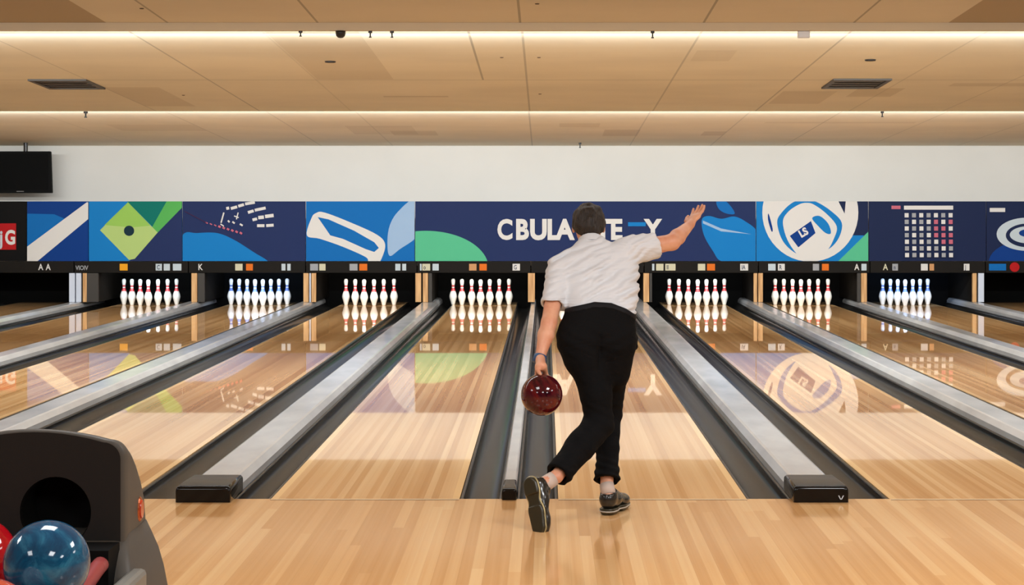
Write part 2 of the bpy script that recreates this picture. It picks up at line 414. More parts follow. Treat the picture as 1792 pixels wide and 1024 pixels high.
# 2 green diamond
panel(155, 319, 'bluel', [('navy', [(330, 352), (319, 458), (225, 458), (275, 410)]), ('teal', [(222, 352), (300, 352), (272, 402)]), ('grass', [(292, 352), (320, 352), (320, 362), (275, 408), (266, 398)]),
      ('navy', [(320, 362), (320, 458), (228, 458), (276, 407)]), ('limel', [(224, 354), (276, 407), (236, 453), (226, 455), (175, 403)]), ('lime', [(224, 354), (264, 395), (230, 398), (183, 394)]),
      ('dark', ell(226, 404, 9, 9))], 'blue and navy printed panel with a green diamond')
# 3 navy with wave and white dashes
sh = [('bluel', smooth_poly([(300, 470), (319, 412), (345, 408), (380, 408), (410, 420), (445, 442), (470, 458), (480, 475), (400, 480)]))]
def bar(x0, y0, x1, y1, w_, c='white'):
    d = Vector((x1 - x0, y1 - y0)).normalized(); n = Vector((-d.y, d.x)) * w_ / 2
    return (c, [(x0 + n.x, y0 + n.y), (x1 + n.x, y1 + n.y), (x1 - n.x, y1 - n.y), (x0 - n.x, y0 - n.y)])
for seg in [(396, 365, 401, 364, 5), (404, 365, 415, 362, 5), (417, 361, 427, 358, 5), (429, 357, 446, 354, 5), (434, 372, 444, 369, 5), (446, 368, 465, 364, 5),
            (442, 385, 450, 383, 5), (452, 381, 462, 380, 6), (464, 379, 479, 377, 6), (450, 395, 463, 395, 5), (466, 395, 479, 394, 5), (392, 372, 387, 390, 2.5), (386, 392, 392, 396, 2), (399, 386, 402, 389, 3),
            (410, 378, 418, 381, 2), (417, 372, 414, 384, 2), (420, 392, 425, 395, 3), (407, 388, 411, 391, 3)]: sh.append(bar(*seg))
for k in range(9): sh.append(bar(360 + k * 7.5, 389 + k * 2.2, 364 + k * 7.5, 391 + k * 2.3, 3.5 if k > 2 else 2, 'pink'))
sh.append(bar(324, 370, 362, 390, 1, 'maroon'))
panel(319, 535, 'navy', sh, 'navy printed panel with a blue wave and white dashes')
# 4 blue with white loop
loop_o = smooth_poly([(537, 412), (545, 382), (553, 373), (568, 372), (615, 390), (660, 411), (674, 428), (668, 452), (660, 462), (645, 459), (640, 450), (600, 432), (560, 418)], 5)
loop_i = [(556, 380), (575, 384), (620, 404), (655, 424), (663, 434), (655, 441), (640, 436), (600, 418), (578, 412)]
panel(535, 726, 'blue', [('white', loop_o), ('blue', loop_i), ('sky', smooth_poly([(726, 350), (735, 400), (726, 418), (700, 436), (682, 448), (678, 425), (682, 395), (697, 370)], 5))],
      'bright blue printed panel with a slanted white loop')
# 5 long navy with lettering, green dome and fruit emblem
fruit = smooth_poly([(1228, 385), (1240, 378), (1262, 383), (1285, 379), (1305, 388), (1324, 405), (1326, 440), (1322, 457), (1300, 460), (1262, 457), (1248, 440), (1232, 412)], 5)
panel(726, 1323, 'navy', [('green', ell(745, 470, 110, 66, 180, 360)), ('bluel', fruit), ('blue', smooth_poly([(1254, 352), (1270, 352), (1286, 373), (1272, 374), (1258, 366)], 4)),
      ('sky', [(1230, 386), (1262, 400), (1315, 410), (1262, 405), (1230, 391)]), ('bluel', [(1099, 389), (1130, 389), (1130, 396), (1099, 396)])],
      'long navy printed panel with white capital letters and a blue fruit emblem',
      texts=[('C', 870, 418, 48, 'white', .035, .8, 0), ('B', 902, 418, 48, 'white', .045, .84, 0), ('U', 927, 418, 48, 'white', .045, .9, 0), ('L', 957, 418, 48, 'white', .045, .86, 0), ('A', 974, 418, 48, 'white', .045, .9, 0),
             ('T', 1042, 418, 48, 'white', .045, .9, 0), ('E', 1068, 418, 48, 'white', .045, .86, 0), ('Y', 1130, 418, 48, 'white', .045, .86, 0)])
# 6 ring emblem
panel(1323, 1520, 'navyd', [('bluel', [(1323, 352), (1345, 352), (1340, 400), (1380, 440), (1440, 458), (1323, 458)]), ('bluel', [(1484, 412), (1512, 412), (1478, 458), (1430, 458)]),
      ('green', [(1520, 405), (1520, 458), (1466, 458)]), ('white', ell(1418, 372, 84, 86, n=48)), ('navyd', [(1466, 350), (1480, 352), (1478, 374)]), ('blued', smooth_poly([(1345, 374), (1352, 400), (1350, 405), (1344, 385)], 4)),
      ('bluel', smooth_poly([(1360, 390), (1368, 372), (1388, 354), (1410, 350), (1430, 354), (1455, 370), (1473, 390), (1468, 416), (1450, 436), (1420, 446), (1394, 444), (1370, 422)], 5)), ('white', smooth_poly([(1370, 388), (1380, 370), (1398, 358), (1411, 355), (1424, 358), (1446, 374), (1464, 396), (1459, 418), (1446, 440), (1420, 456), (1398, 448), (1378, 420)], 5)),
      ('blued', [(1382, 413), (1419, 387), (1427, 408), (1397, 433)]), ('bluel', smooth_poly([(1421, 382), (1434, 378), (1449, 391), (1454, 408), (1445, 408), (1432, 396)], 4))],
      'navy and blue printed panel with a large white ring emblem', texts=[('LS', 1402, 416, 18, 'white', .045, .9, -30)])
# 7 grid
sh = [('white', [(1582, 360), (1668, 360), (1668, 367), (1582, 367)]), ('pink', [(1560, 360), (1576, 360), (1576, 366), (1560, 366)])]
for r in range(7):
    for c_ in range(7):
        x = 1583 + c_ * 12.8; y = 373 + r * 11.6; k = 'pink' if c_ >= 4 and r in (1, 2, 3, 4) and (r * 3 + c_) % 4 != 0 else ('grey' if (r + c_) % 2 else 'white')
        sh.append((k, [(x, y), (x + 7, y), (x + 7, y + 7.5), (x, y + 7.5)]))
panel(1520, 1726, 'navyd', sh, 'dark navy printed panel with a grid of small pale squares')
panel(1726, 1880, 'navyd', [('white', [(1732, 364), (1759, 364), (1759, 371), (1732, 371)]), ('blued', ell(1800, 460, 70, 40)), ('pale', ell(1797, 410, 53, 29)), ('navyd', ell(1800, 412, 40, 21)),
      ('pale', ell(1800, 411, 33, 15)), ('blued', ell(1800, 408, 17, 7)), ('pale', ell(1806, 410, 10, 3))], 'dark navy printed panel with a pale oval emblem at the right edge')
# black panel with red sign at the left
o = panel(-110, 47, 'black', [], 'plain black panel left of the printed panels')
sgn = panel(-16, 29, 'red', [], 'small red sign with pale letters on the black panel', texts=[('j', 0, 427, 34, 'pale', .03, .75, 0), ('G', 9, 427, 34, 'white', .035, .75, 0)],
            name='lettered_sign', y0=391, y1=437, th=.012, group=None, cat='sign')
sgn.location.y -= .0135
# fascia strip under the panels, one unit above each lane, with stickers
edges = [-110, 130, 330, 535, 730, 929, 1127, 1327, 1522, 1724, 1880]
stick = [[(68, 76, 'white', 'A'), (81, 88, 'white', 'A'), ],
         [(133, 162, 'grey', 'VIOIV'), (210, 224, 'amber', None), (273, 284, 'pale', 'C'), (287, 298, 'pale', None), (303, 318, 'pale', None)],
         [(347, 356, 'white', 'K'), (412, 425, 'cream', None), (431, 443, 'orange', None), (493, 500, 'pale', None), (503, 509, 'pale', None)],
         [(543, 557, 'grey', None), (559, 570, 'cream', None), (612, 626, 'grey', None), (629, 643, 'orange', None), (692, 701, 'pale', None), (704, 711, 'pale', None)],
         [(735, 743, 'pale', None), (739, 753, 'cream', 'o'), (757, 768, 'pale', None), (821, 834, 'tan', None), (839, 852, 'orange', None), (897, 910, 'white', 'G')],
         [(1000, 1012, 'cream', None), (1090, 1104, 'pale', None)],
         [(1141, 1145, 'pale', None), (1148, 1161, 'cream', None), (1164, 1182, 'cream', 'II'), (1221, 1234, 'cream', None), (1237, 1251, 'orange', None), (1295, 1309, 'white', 'IA')],
         [(1344, 1357, 'pale', None), (1361, 1373, 'white', 'R'), (1422, 1433, 'grey', None), (1438, 1450, 'orange', None), (1495, 1504, 'white', 'A'), (1507, 1516, 'pale', None)],
         [(1545, 1558, 'cream', 'A'), (1561, 1571, 'grey', 'n'), (1611, 1623, 'white', None), (1626, 1634, 'tan', None), (1686, 1696, 'white', 'J')],
         [(1730, 1760, 'blue', None)]]
for i in range(len(edges) - 1):
    e0, e1 = edges[i], edges[i + 1]
    a = MP(e0 + .8, 477.5); b = MP(e1 - .8, 457.6); cx = (a.x + b.x) / 2
    o = boxobj('fascia_strip', a.x - cx, b.x - cx, 0, .10, a.z, b.z, M_dark, loc=(cx, YD - .02, 0), bev=.004)
    tag(o, 'dark fascia strip with stickers, over the lane ' + where[i], 'fascia strip', 'fascia strips')
    for (s0, s1, k, tx) in stick[i]:
        if i == 4 and s0 == 735: s1 = 738
        x0 = (s0 - 955) * DM / F - cx; x1 = (s1 - 955) * DM / F - cx; zc = (a.z + b.z) / 2; hh = .055
        if tx in ('A', 'VIOIV', 'K'):
            vs, fs = text_polys(tx, .14 if tx != 'VIOIV' else .1, .02, .8); bm = bmesh.new()
            bv = [bm.verts.new((x0 + q[0], -.002, zc - .045 + q[1])) for q in vs]
            for f in fs: bm.faces.new([bv[q] for q in f])
            bmobj('letter_sticker', bm, P[k], o)
        else:
            bm = bmesh.new(); box(bm, x0, x1, -.006, -.0005, zc - hh, zc + hh, 0, .003)
            st = bmobj('sticker', bm, P[k], o)
            if tx:
                vs, fs = text_polys(tx, .1, .01, .7); bm = bmesh.new()
                bv = [bm.verts.new((x0 + .02 + q[0], -.0075, zc - .035 + q[1])) for q in vs]
                for f in fs: bm.faces.new([bv[q] for q in f])
                bmobj('printed_letter', bm, P['navyd'], st)
    if i == 9:
        bm = bmesh.new(); lathe(bm, [(0, .008), (.075, .008), (.08, 0), (0, 0)]); q = bmobj('round_red_sticker', bm, P['red'], o)
        q.rotation_euler = (math.pi / 2, 0, 0); q.location = ((1775 - 955) * DM / F - cx, -.0005, (a.z + b.z) / 2)
# kickback walls between the pin decks, with wooden front edges
posts = [[(121, 131, 'w'), (133, 142, 'w'), (145, 152, 't'), (152, 172, 'g')], [(335, 345, 't'), (346, 358, 'g')], [(531, 540, 't'), (541.5, 544, 'w'), (545, 553, 't')],
         [(727, 737, 't'), (740, 749, 't'), (750, 756, 'g')], [(924, 936, 't')], [(1126, 1136, 't'), (1137, 1141, 'g')], [(1319, 1325, 't'), (1327, 1335, 't')], [(1500, 1506, 'g'), (1507, 1517, 't')], [(1702, 1709, 't'), (1712, 1722, 'w')]]
for i, ps in enumerate(posts):
    x0 = (ps[0][0] - 955) * DM / F; x1 = (ps[-1][1] - 955) * DM / F; cx = (x0 + x1) / 2
    top = MP(0, 477.8).z
    o = boxobj('kickback_wall', x0 - cx + .005, x1 - cx - .005, YD + .05, YD + 1.70, .081, top - .004, M_kick, loc=(cx, 0, 0))
    tag(o, 'dark pin deck side wall with narrow front edge boards on the ' + capnames[i], 'side wall', 'pin deck side walls')
    for (p0, p1, k) in ps:
        q = boxobj('edge_board', (p0 - 955) * DM / F - cx, (p1 - 955) * DM / F - cx, YD - .005, YD + .048, .081, top - .002, {'t': M_post, 'g': M_postg, 'w': M_postw}[k], o, .003)
        q['label'] = {'t': 'tan wooden edge board', 'g': 'dark grey edge board', 'w': 'pale bluish edge board'}[k]
# pit: back curtain and roof of each pin deck
o = boxobj('pit_curtain', XL + .01, XR - .01, YD + 1.72, YD + 1.76, -.11, .56, M_black); tag(o, 'black curtain closing the pit behind the pins', 'curtain')
o = boxobj('pit_roof', XL + .01, XR - .01, YD + .09, YD + 1.76, .565, .62, M_black); tag(o, 'black housing above the pin decks behind the printed panels', 'housing')

# ------------------------------------------------------------ pins
M_pin = mat('pin white', (.82, .82, .78), .22, spec=.5); M_pinr = mat('pin red stripe', (.62, .05, .06), .35)
pp = [(0, 0), (.026, 0), (.0285, .008), (.036, .035), (.046, .065), (.056, .095), (.0605, .115), (.058, .14), (.049, .17), (.037, .2), (.028, .225), (.0235, .245), (.0225, .254), (.0225, .262),
      (.0228, .27), (.0232, .277), (.0238, .285), (.025, .295), (.029, .315), (.0322, .338), (.031, .356), (.025, .371), (.014, .379), (0, .381)]
bm = bmesh.new(); lathe(bm, [(r * 1.07, z * 1.15) for r, z in pp], 20, [1 if (9 <= i <= 10 or 13 <= i <= 15) else 0 for i in range(len(pp) - 1)])
pin0 = bmobj('bowling_pin', bm, [M_pin, M_pinr], smooth=True)
R0 = 18.22
M_pinb = mat('pin blue stripe', (.12, .2, .5), .3)
blue_me = pin0.data.copy(); blue_me.materials[1] = M_pinb
pinpx = {1: (217, 231, 245.5, 259.6, 276.6, 293.4, 309), 2: (404.5, 418.6, 432.5, 446.3, 460, 474, 488.2, 502.6), 3: (605.5, 621.7, 637.2, 654.5, 671.5, 689.5),
         4: (793, 808.5, 825.5, 841, 857, 873.7, 890.7), 5: (969, 985, 1001, 1017, 1033, 1049, 1065), 6: (1171, 1188, 1204.6, 1221, 1236.3, 1251.5, 1267.5),
         7: (1356.5, 1371.7, 1387, 1401.6, 1416, 1431.5, 1449), 8: (1544.7, 1558, 1571, 1584, 1597.3, 1610, 1623.4)}
names = {6: ['leftmost', 'second from left', 'third from left', 'third from right', 'second from right', 'rightmost'],
         7: ['leftmost', 'second from left', 'third from left', 'middle', 'third from right', 'second from right', 'rightmost'],
         8: ['leftmost', 'second from left', 'third from left', 'fourth from left', 'fourth from right', 'third from right', 'second from right', 'rightmost']}
tint = {1: (.75, .88, 1), 2: (.50, .68, 1), 3: (1, .93, .86), 4: (1, .97, .88), 5: (1, .96, .9), 6: (.95, .98, 1), 7: (1, .95, .85), 8: (.42, .62, 1)}
first = True
for li, pxs in pinpx.items():
    n = len(pxs); X = (sum(pxs) / n - 955) * (R0 - CY) / F
    for k, px in enumerate(pxs):
        dep = R0 + .10 * abs(k - (n - 1) / 2)
        o = pin0 if first else pin0.copy()
        if not first: COL.objects.link(o)
        first = False
        if li in (2, 8): o.data = blue_me
        o.location = ((px - 955) * (dep - CY) / F, dep, 0)
        tag(o, 'white bowling pin, ' + names[n][k] + ', lane ' + where[li], 'bowling pin', 'bowling pins ' + where[li])
    area('pin_lamp', (X, YD + .06, .50), (0, 1, -.33), 1.1, .05, 5.5 if li not in (2, 8) else 8, tint[li], 150)

# ------------------------------------------------------------ ceiling fittings
def on_ceiling(px, d): return Vector(((px - 955) * d / F, d + CY, ceil_z(d)))
def dof(py):  # distance of the ceiling point seen at image row py
    for d in np.arange(13.0, 28.5, .01):
        if abs(360 - F * (ceil_z(d) - CAMH) / d - py) < .7 and not (15.2 < d < 15.3): return float(d)
    return 20.0
M_mblk = mat('black fitting', (.01, .01, .01), .3); M_vent = mat('vent metal', (.055, .048, .038), .5)
for px, py, lab in ((118, 147, 'dark square ceiling vent on the left side'), (1498, 146, 'dark square ceiling vent on the right side')):
    d = dof(py); p = on_ceiling(px, d)
    e = empty('ceiling_vent', p, lab, 'vent', 'ceiling vents'); e.rotation_euler = (-math.atan(SL), 0, 0)
    s = .33; bm = bmesh.new()
    for b in ((-s, s, -.42, -.36), (-s, s, .36, .42), (-s, -s + .05, -.36, .36), (s - .05, s, -.36, .36)): box(bm, b[0], b[1], b[2], b[3], -.02, 0)
    bmobj('frame', bm, M_vent, e)
    boxobj('backing', -s + .05, s - .05, -.36, .36, -.004, 0, M_mblk, e)
    for k in range(4):
        bm = bmesh.new(); box(bm, -s + .06, s - .06, -.3 + k * .19, -.2 + k * .19, -.014, -.008)
        bmobj('louvre', bm, M_vent, e)
def fitting(name, px, d, zoff, r, h, lab, cat, m=M_mblk, dome=False, group=None):
    p = on_ceiling(px, d); p.z += zoff
    if d < 15.2: p.z = 3.2249
    elif d < 22.5: p.z = 2.9094
    bm = bmesh.new()
    prof = [(0, 0), (r, 0), (r, -h * .35), (r * .85, -h * .7), (r * .5, -h * .93), (0, -h)] if dome else [(0, 0), (r, 0), (r, -h * .3), (r * .4, -h * .35), (r * .35, -h * .8), (r * .7, -h * .85), (r * .7, -h), (0, -h)]
    lathe(bm, prof, 16); o = bmobj(name, bm, m, loc=p, smooth=dome); tag(o, lab, cat, group); return o
def hang_z(d, py): return CAMH - (py - 360) * d / F - ceil_z(d)
def hanging(name, px, d, top, bot, r, lab, cat, m=M_mblk, dome=False):
    h = (bot - top) * d / F
    return fitting(name, px, d, 0, r, (3.225 if d < 15.2 else 2.9094 if d < 22.5 else ceil_z(d)) - (CAMH - (bot - 360) * d / F), lab, cat, m, dome)
hanging('dome_camera', 596, 15.15, 50, 67, .046, 'black dome camera hanging from the ceiling step', 'camera', dome=True)
for px, b, lab in ((526, 64, 'tiny black hook left of the dome camera'), (648, 66, 'small black hook right of the dome camera'), (686, 66, 'black hook farther right of the dome camera'), (1142, 67, 'small dark hook above the raised hand')):
    hanging('ceiling_hook', px, 15.16, 56, b, .018, lab, 'hook')
hanging('ceiling_sprinkler', 150, 22.47, 195, 206, .028, 'small dark sprinkler under the rear step, on the left', 'sprinkler')
hanging('ceiling_sprinkler', 1544, 22.47, 195, 205, .022, 'small dark sprinkler under the rear step, on the right', 'sprinkler')
hanging('ceiling_sprinkler', 1015, 28.0, 252, 259, .022, 'tiny dark sprinkler above the white wall', 'sprinkler')
o = boxobj('exit_lamp', -.055, .055, -.025, .025, -.065, 0, mat('white box', (.7, .72, .76), .3), bev=.01, loc=(2.325, 15.16 + CY, 3.2249)); tag(o, 'small white box lamp on the ceiling step at right', 'lamp')
for px, py, lab, r in ((578, 108, 'black recessed spot in the darker ceiling board', .055), (1523, 105, 'black recessed spot above the right vent', .055)):
    d = dof(py); p = on_ceiling(px, d); bm = bmesh.new()
    lathe(bm, [(0, -.006), (r * .8, -.006), (r, -.012), (r * 1.05, 0), (0, 0)], 24); o = bmobj('recessed_spotlight', bm, M_mblk, loc=p); tag(o, lab, 'spotlight', 'recessed spotlights')
for px, py, lab in ((248, 15, 'tiny dark ceiling screw on the front board'), (940, 7, 'tiny dark ceiling screw near the top centre'), (943, 101, 'tiny dark ceiling screw right of the centre joint'), (945, 165, 'tiny dark ceiling screw on the rear board by the centre joint'),
                    (321, 167, 'tiny dark ceiling screw on the left rear board'), (878, 101, 'tiny dark ceiling screw left of the centre joint')):
    d = dof(py); bm = bmesh.new(); lathe(bm, [(0, -.008), (.016, -.006), (.02, 0), (0, 0)], 12); o = bmobj('ceiling_screw', bm, mat('brown', (.08, .05, .03), .6), loc=on_ceiling(px, d)); tag(o, lab, 'screw')
# monitor hanging at the left
dmn = 28.0
def Q(px, py): return W(px, py, dmn)
e = empty('monitor', (Q(15, 0).x, dmn + CY, ceil_z(dmn)), 'black flat monitor hanging from the ceiling at left', 'monitor')
bm = bmesh.new(); a, b = Q(-60, 338), Q(89, 265); ex = e.location
box(bm, a.x - ex.x, b.x - ex.x, -.05, .05, a.z - ex.z, b.z - ex.z, 0, .012)
for v in bm.verts:
    if v.co.z < (a.z + b.z) / 2 - ex.z: v.co.x *= 1.0 if v.co.x < 0 else 1.035; 
bmobj('casing', bm, M_black, e)
boxobj('screen', a.x - ex.x + .04, b.x - ex.x - .03, -.054, -.0505, a.z - ex.z + .05, b.z - ex.z - .04, mat('dark screen', (.004, .004, .004), .6, spec=.05), e)
bm = bmesh.new(); box(bm, .15, .27, -.0535, -.052, a.z - ex.z + .02, a.z - ex.z + .035); bmobj('badge', bm, mat('grey print', (.12, .12, .12), .4), e)
mx = Q(45, 0).x - ex.x
bm = bmesh.new(); tube(bm, [(mx, 0, b.z - ex.z - .01), (mx, 0, 0)], .035); bmobj('ceiling_mount', bm, M_mblk, e)

# ------------------------------------------------------------ ball return
DH = 4.9
M_hood = mat('hood dark plastic', (.022, .020, .018), .55, spec=.2); M_hood2 = mat('hood taupe plastic', (.085, .078, .067), .5, spec=.3)
M_red = mat('red padded rail', (.30, .045, .045), .45); M_redin = mat('red tray liner', (.22, .01, .01), .5)
for mm in (M_hood, M_hood2):
    t = NT(mm); t.bump(t.noise(t.co(), 220, 2), .12, .002)
bx = -1.49; hw0 = .263
root = empty('ball_return', (bx, DH + CY, 0), 'grey hooded ball return with round dark opening in the left foreground', 'ball return')
def hood_section(hw, ztop, zbot, crown=.03, rc=.05, n=8):
    pts = [(-hw, zbot)]
    for k in range(n + 1):
        a = math.pi / 2 * k / n; pts.append((-hw + rc - rc * math.cos(a), ztop - crown - rc + rc * math.sin(a)))
    for k in range(1, 10):
        x = -hw + rc + (2 * hw - 2 * rc) * k / 10; u = (x / (hw - rc)); pts.append((x, ztop - crown * u * u))
    for k in range(n + 1):
        a = math.pi / 2 * (1 - k / n); pts.append((hw - rc + rc * math.cos(a), ztop - crown - rc + rc * math.sin(a)))
    pts.append((hw, zbot)); return pts
bm = bmesh.new(); rings = []
secs = [(0, .990, hw0 - .012), (.004, .996, hw0 - .004), (.012, .998, hw0), (.05, .992, hw0), (.10, .967, hw0), (.15, .93, hw0), (.20, .885, hw0 - .001), (.245, .83, hw0 - .002), (.275, .77, hw0 - .005), (.29, .70, hw0 - .008)]
for (dy, zt, hw) in secs: rings.append([bm.verts.new((x, dy, z)) for x, z in hood_section(hw, zt, .63)])
for j, (a, b) in enumerate(zip(rings, rings[1:])):
    for k in range(len(a) - 1):
        f = bm.faces.new((a[k], a[k + 1], b[k + 1], b[k])); f.smooth = True; f.material_index = 1
bm.faces.new(rings[-1]).material_index = 1
ocx, ocz, orr = (97 - 955) * DH / F - bx, CAMH - (897 - 360) * DH / F, .104
circ = [bm.verts.new((ocx + orr * math.cos(2 * math.pi * k / 40), 0, ocz + orr * math.sin(2 * math.pi * k / 40))) for k in range(40)]
ced = [bm.edges.new((circ[k], circ[(k + 1) % 40])) for k in range(40)]
oed = []
for k in range(len(rings[0])):
    a, b = rings[0][k], rings[0][(k + 1) % len(rings[0])]
    ee = bm.edges.get((a, b)) or bm.edges.new((a, b)); oed.append(ee)
r = bmesh.ops.triangle_fill(bm, edges=ced + oed, use_beauty=True)
for f in r['geom']:
    if isinstance(f, bmesh.types.BMFace): f.material_index = 0
hood = bmobj('hood', bm, [M_hood, M_hood2], root); 
bm = bmesh.new()
cc = [[bm.verts.new((ocx + q * math.cos(2 * math.pi * k / 40), y, ocz + q * math.sin(2 * math.pi * k / 40))) for k in range(40)] for q, y in ((orr, 0), (orr * .97, .01), (orr * .95, .14))]
for a, b in zip(cc, cc[1:]):
    for k in range(40): bm.faces.new((a[k], a[(k + 1) % 40], b[(k + 1) % 40], b[k]))
bm.faces.new(cc[-1]); bmobj('ball_opening', bm, M_black, hood)['label'] = 'round black opening'
# badge on the right side of the hood
bp = Vector((hw0, (5.085 - DH), CAMH - (891 - 360) * 5.085 / F))
for nm, ry, rz, th, mm in (('badge_rim', .029, .038, .004, mat('bronze rim', (.45, .12, .04), .25, metal=.6)), ('badge', .021, .030, .008, mat('badge red', (.62, .05, .02), .15, coat=1))):
    bm = bmesh.new(); a = [bm.verts.new((0, ry * math.cos(q), rz * math.sin(q))) for q in [2 * math.pi * k / 28 for k in range(28)]]
    b = [bm.verts.new((th, .9 * ry * math.cos(q), .9 * rz * math.sin(q))) for q in [2 * math.pi * k / 28 for k in range(28)]]
    for k in range(28): bm.faces.new((a[k], a[(k + 1) % 28], b[(k + 1) % 28], b[k]))
    bm.faces.new(b); o = bmobj(nm, bm, mm, hood, loc=bp); o['label'] = 'oval red badge' if nm == 'badge' else 'bronze rim of the badge'
# base with shoulders
bm = bmesh.new(); rings = []
for (z, hw, yf, yb) in ((0, .335, -.12, .33), (.3, .335, -.12, .33), (.45, .328, -.12, .325), (.54, .312, -.11, .32), (.60, .297, -.08, .312), (.65, .278, -.04, .302), (.685, .264, .02, .294)):
    rc = .035; pts = []
    for cxs, cys, a0 in ((1, 1, 0), (-1, 1, 90), (-1, -1, 180), (1, -1, 270)):
        for k in range(6):
            a = math.radians(a0 + 90 * k / 5); ycen = yb - rc if cys > 0 else yf + rc
            pts.append((cxs * (hw - rc) + rc * math.cos(a), ycen + rc * math.sin(a), z))
    rings.append([bm.verts.new(p) for p in pts])
for a, b in zip(rings, rings[1:]):
    for k in range(len(a)): f = bm.faces.new((a[k], a[(k + 1) % len(a)], b[(k + 1) % len(a)], b[k])); f.smooth = True
bm.faces.new(rings[0]); bm.faces.new(rings[-1])
bmobj('base', bm, M_hood2, root)
# tray with red liner and padded rails
bm = bmesh.new(); tw = .285
for (x0, x1, z0, z1) in ((-tw - .05, -tw, .42, .60), (tw, tw + .05, .42, .60)): box(bm, x0, x1, -1.35, -.02, z0, z1, 0, .015)
box(bm, -tw, tw, -1.35, -1.30, .42, .60, 0, .01); box(bm, -tw, tw, -1.30, -.02, .42, .46, 0)
bmobj('tray', bm, mat('tray grey', (.2, .2, .18), .45), root)
bm = bmesh.new(); box(bm, -tw + .004, tw - .004, -1.29, -.06, .461, .50); box(bm, .02, .2, -.40, -.16, .50, .60, 0, .01); box(bm, .10, .208, -.172, -.157, .50, .652, 0, .004); bmobj('tray_liner', bm, M_redin, root)
boxobj('tray_back', -.30, .256, -.155, -.03, .46, .676, M_black, root)
for pts_ in ([(.235, -.158, .638), (.235, -.2, .634), (.235, -.30, .617), (.235, -.45, .604), (.235, -.56, .598), (.235, -.82, .546), (.235, -1.28, .535)],
             [(.10, -.3, .642), (.10, -.56, .642), (.10, -.68, .585), (.10, -.82, .506), (.10, -1.28, .50)],
             [(0, -.158, .573), (0, -.28, .573), (0, -.6, .56), (0, -1.28, .54)], [(-.16, -.158, .58), (-.16, -.28, .58), (-.16, -.6, .565), (-.16, -1.28, .54)]):
    bm = bmesh.new(); tube(bm, pts_, .023, 16); bmobj('padded_rail', bm, M_red, root, smooth=True)
bm = bmesh.new(); box(bm, -.1, .1, -1.25, -1.1, 0, .42, 0, .01); bmobj('support_leg', bm, M_hood, root)

def ball_mat(name, stops, scale=3, rough=.09):
    m = mat(name, stops[0][1], rough, coat=.25, spec=.35); t = NT(m)
    n_ = t.noise(t.co(), scale, 6, .62, 1.6); t.t.links.new(t.ramp(n_, stops), t.b.inputs['Base Color']); return m
def ball(loc, m, label, holes=None):
    bm = bmesh.new(); bmesh.ops.create_uvsphere(bm, u_segments=64, v_segments=40, radius=.109)
    o = bmobj('bowling_ball', bm, m, loc=loc, smooth=True); tag(o, label, 'bowling ball'); return o
Mb = ball_mat('blue swirl', [(.3, (.003, .035, .10)), (.5, (.006, .09, .2)), (.66, (.03, .2, .34)), (.8, (.16, .4, .52))], 9)
Mr = ball_mat('red ball', [(.3, (.35, .003, .008)), (.7, (.6, .012, .02))], 6)
Mm = ball_mat('maroon swirl', [(.38, (.018, .001, .005)), (.5, (.07, .003, .009)), (.62, (.13, .01, .008)), (.75, (.22, .04, .015))], 4.5)
blue = ball(W(82, 985, 4.34), Mb, 'blue marbled bowling ball lying on the ball return rails')
ball(W(-42, 976, 4.62), Mr, 'plain red bowling ball on the ball return, cut by the left edge')
# finger notches near the left edge: the next ball down
ball(W(-22, 1092, 4.08) , ball_mat('orange ball', [(.3, (.5, .06, .03)), (.7, (.7, .12, .06))], 5), 'orange bowling ball just below the blue one at the corner')

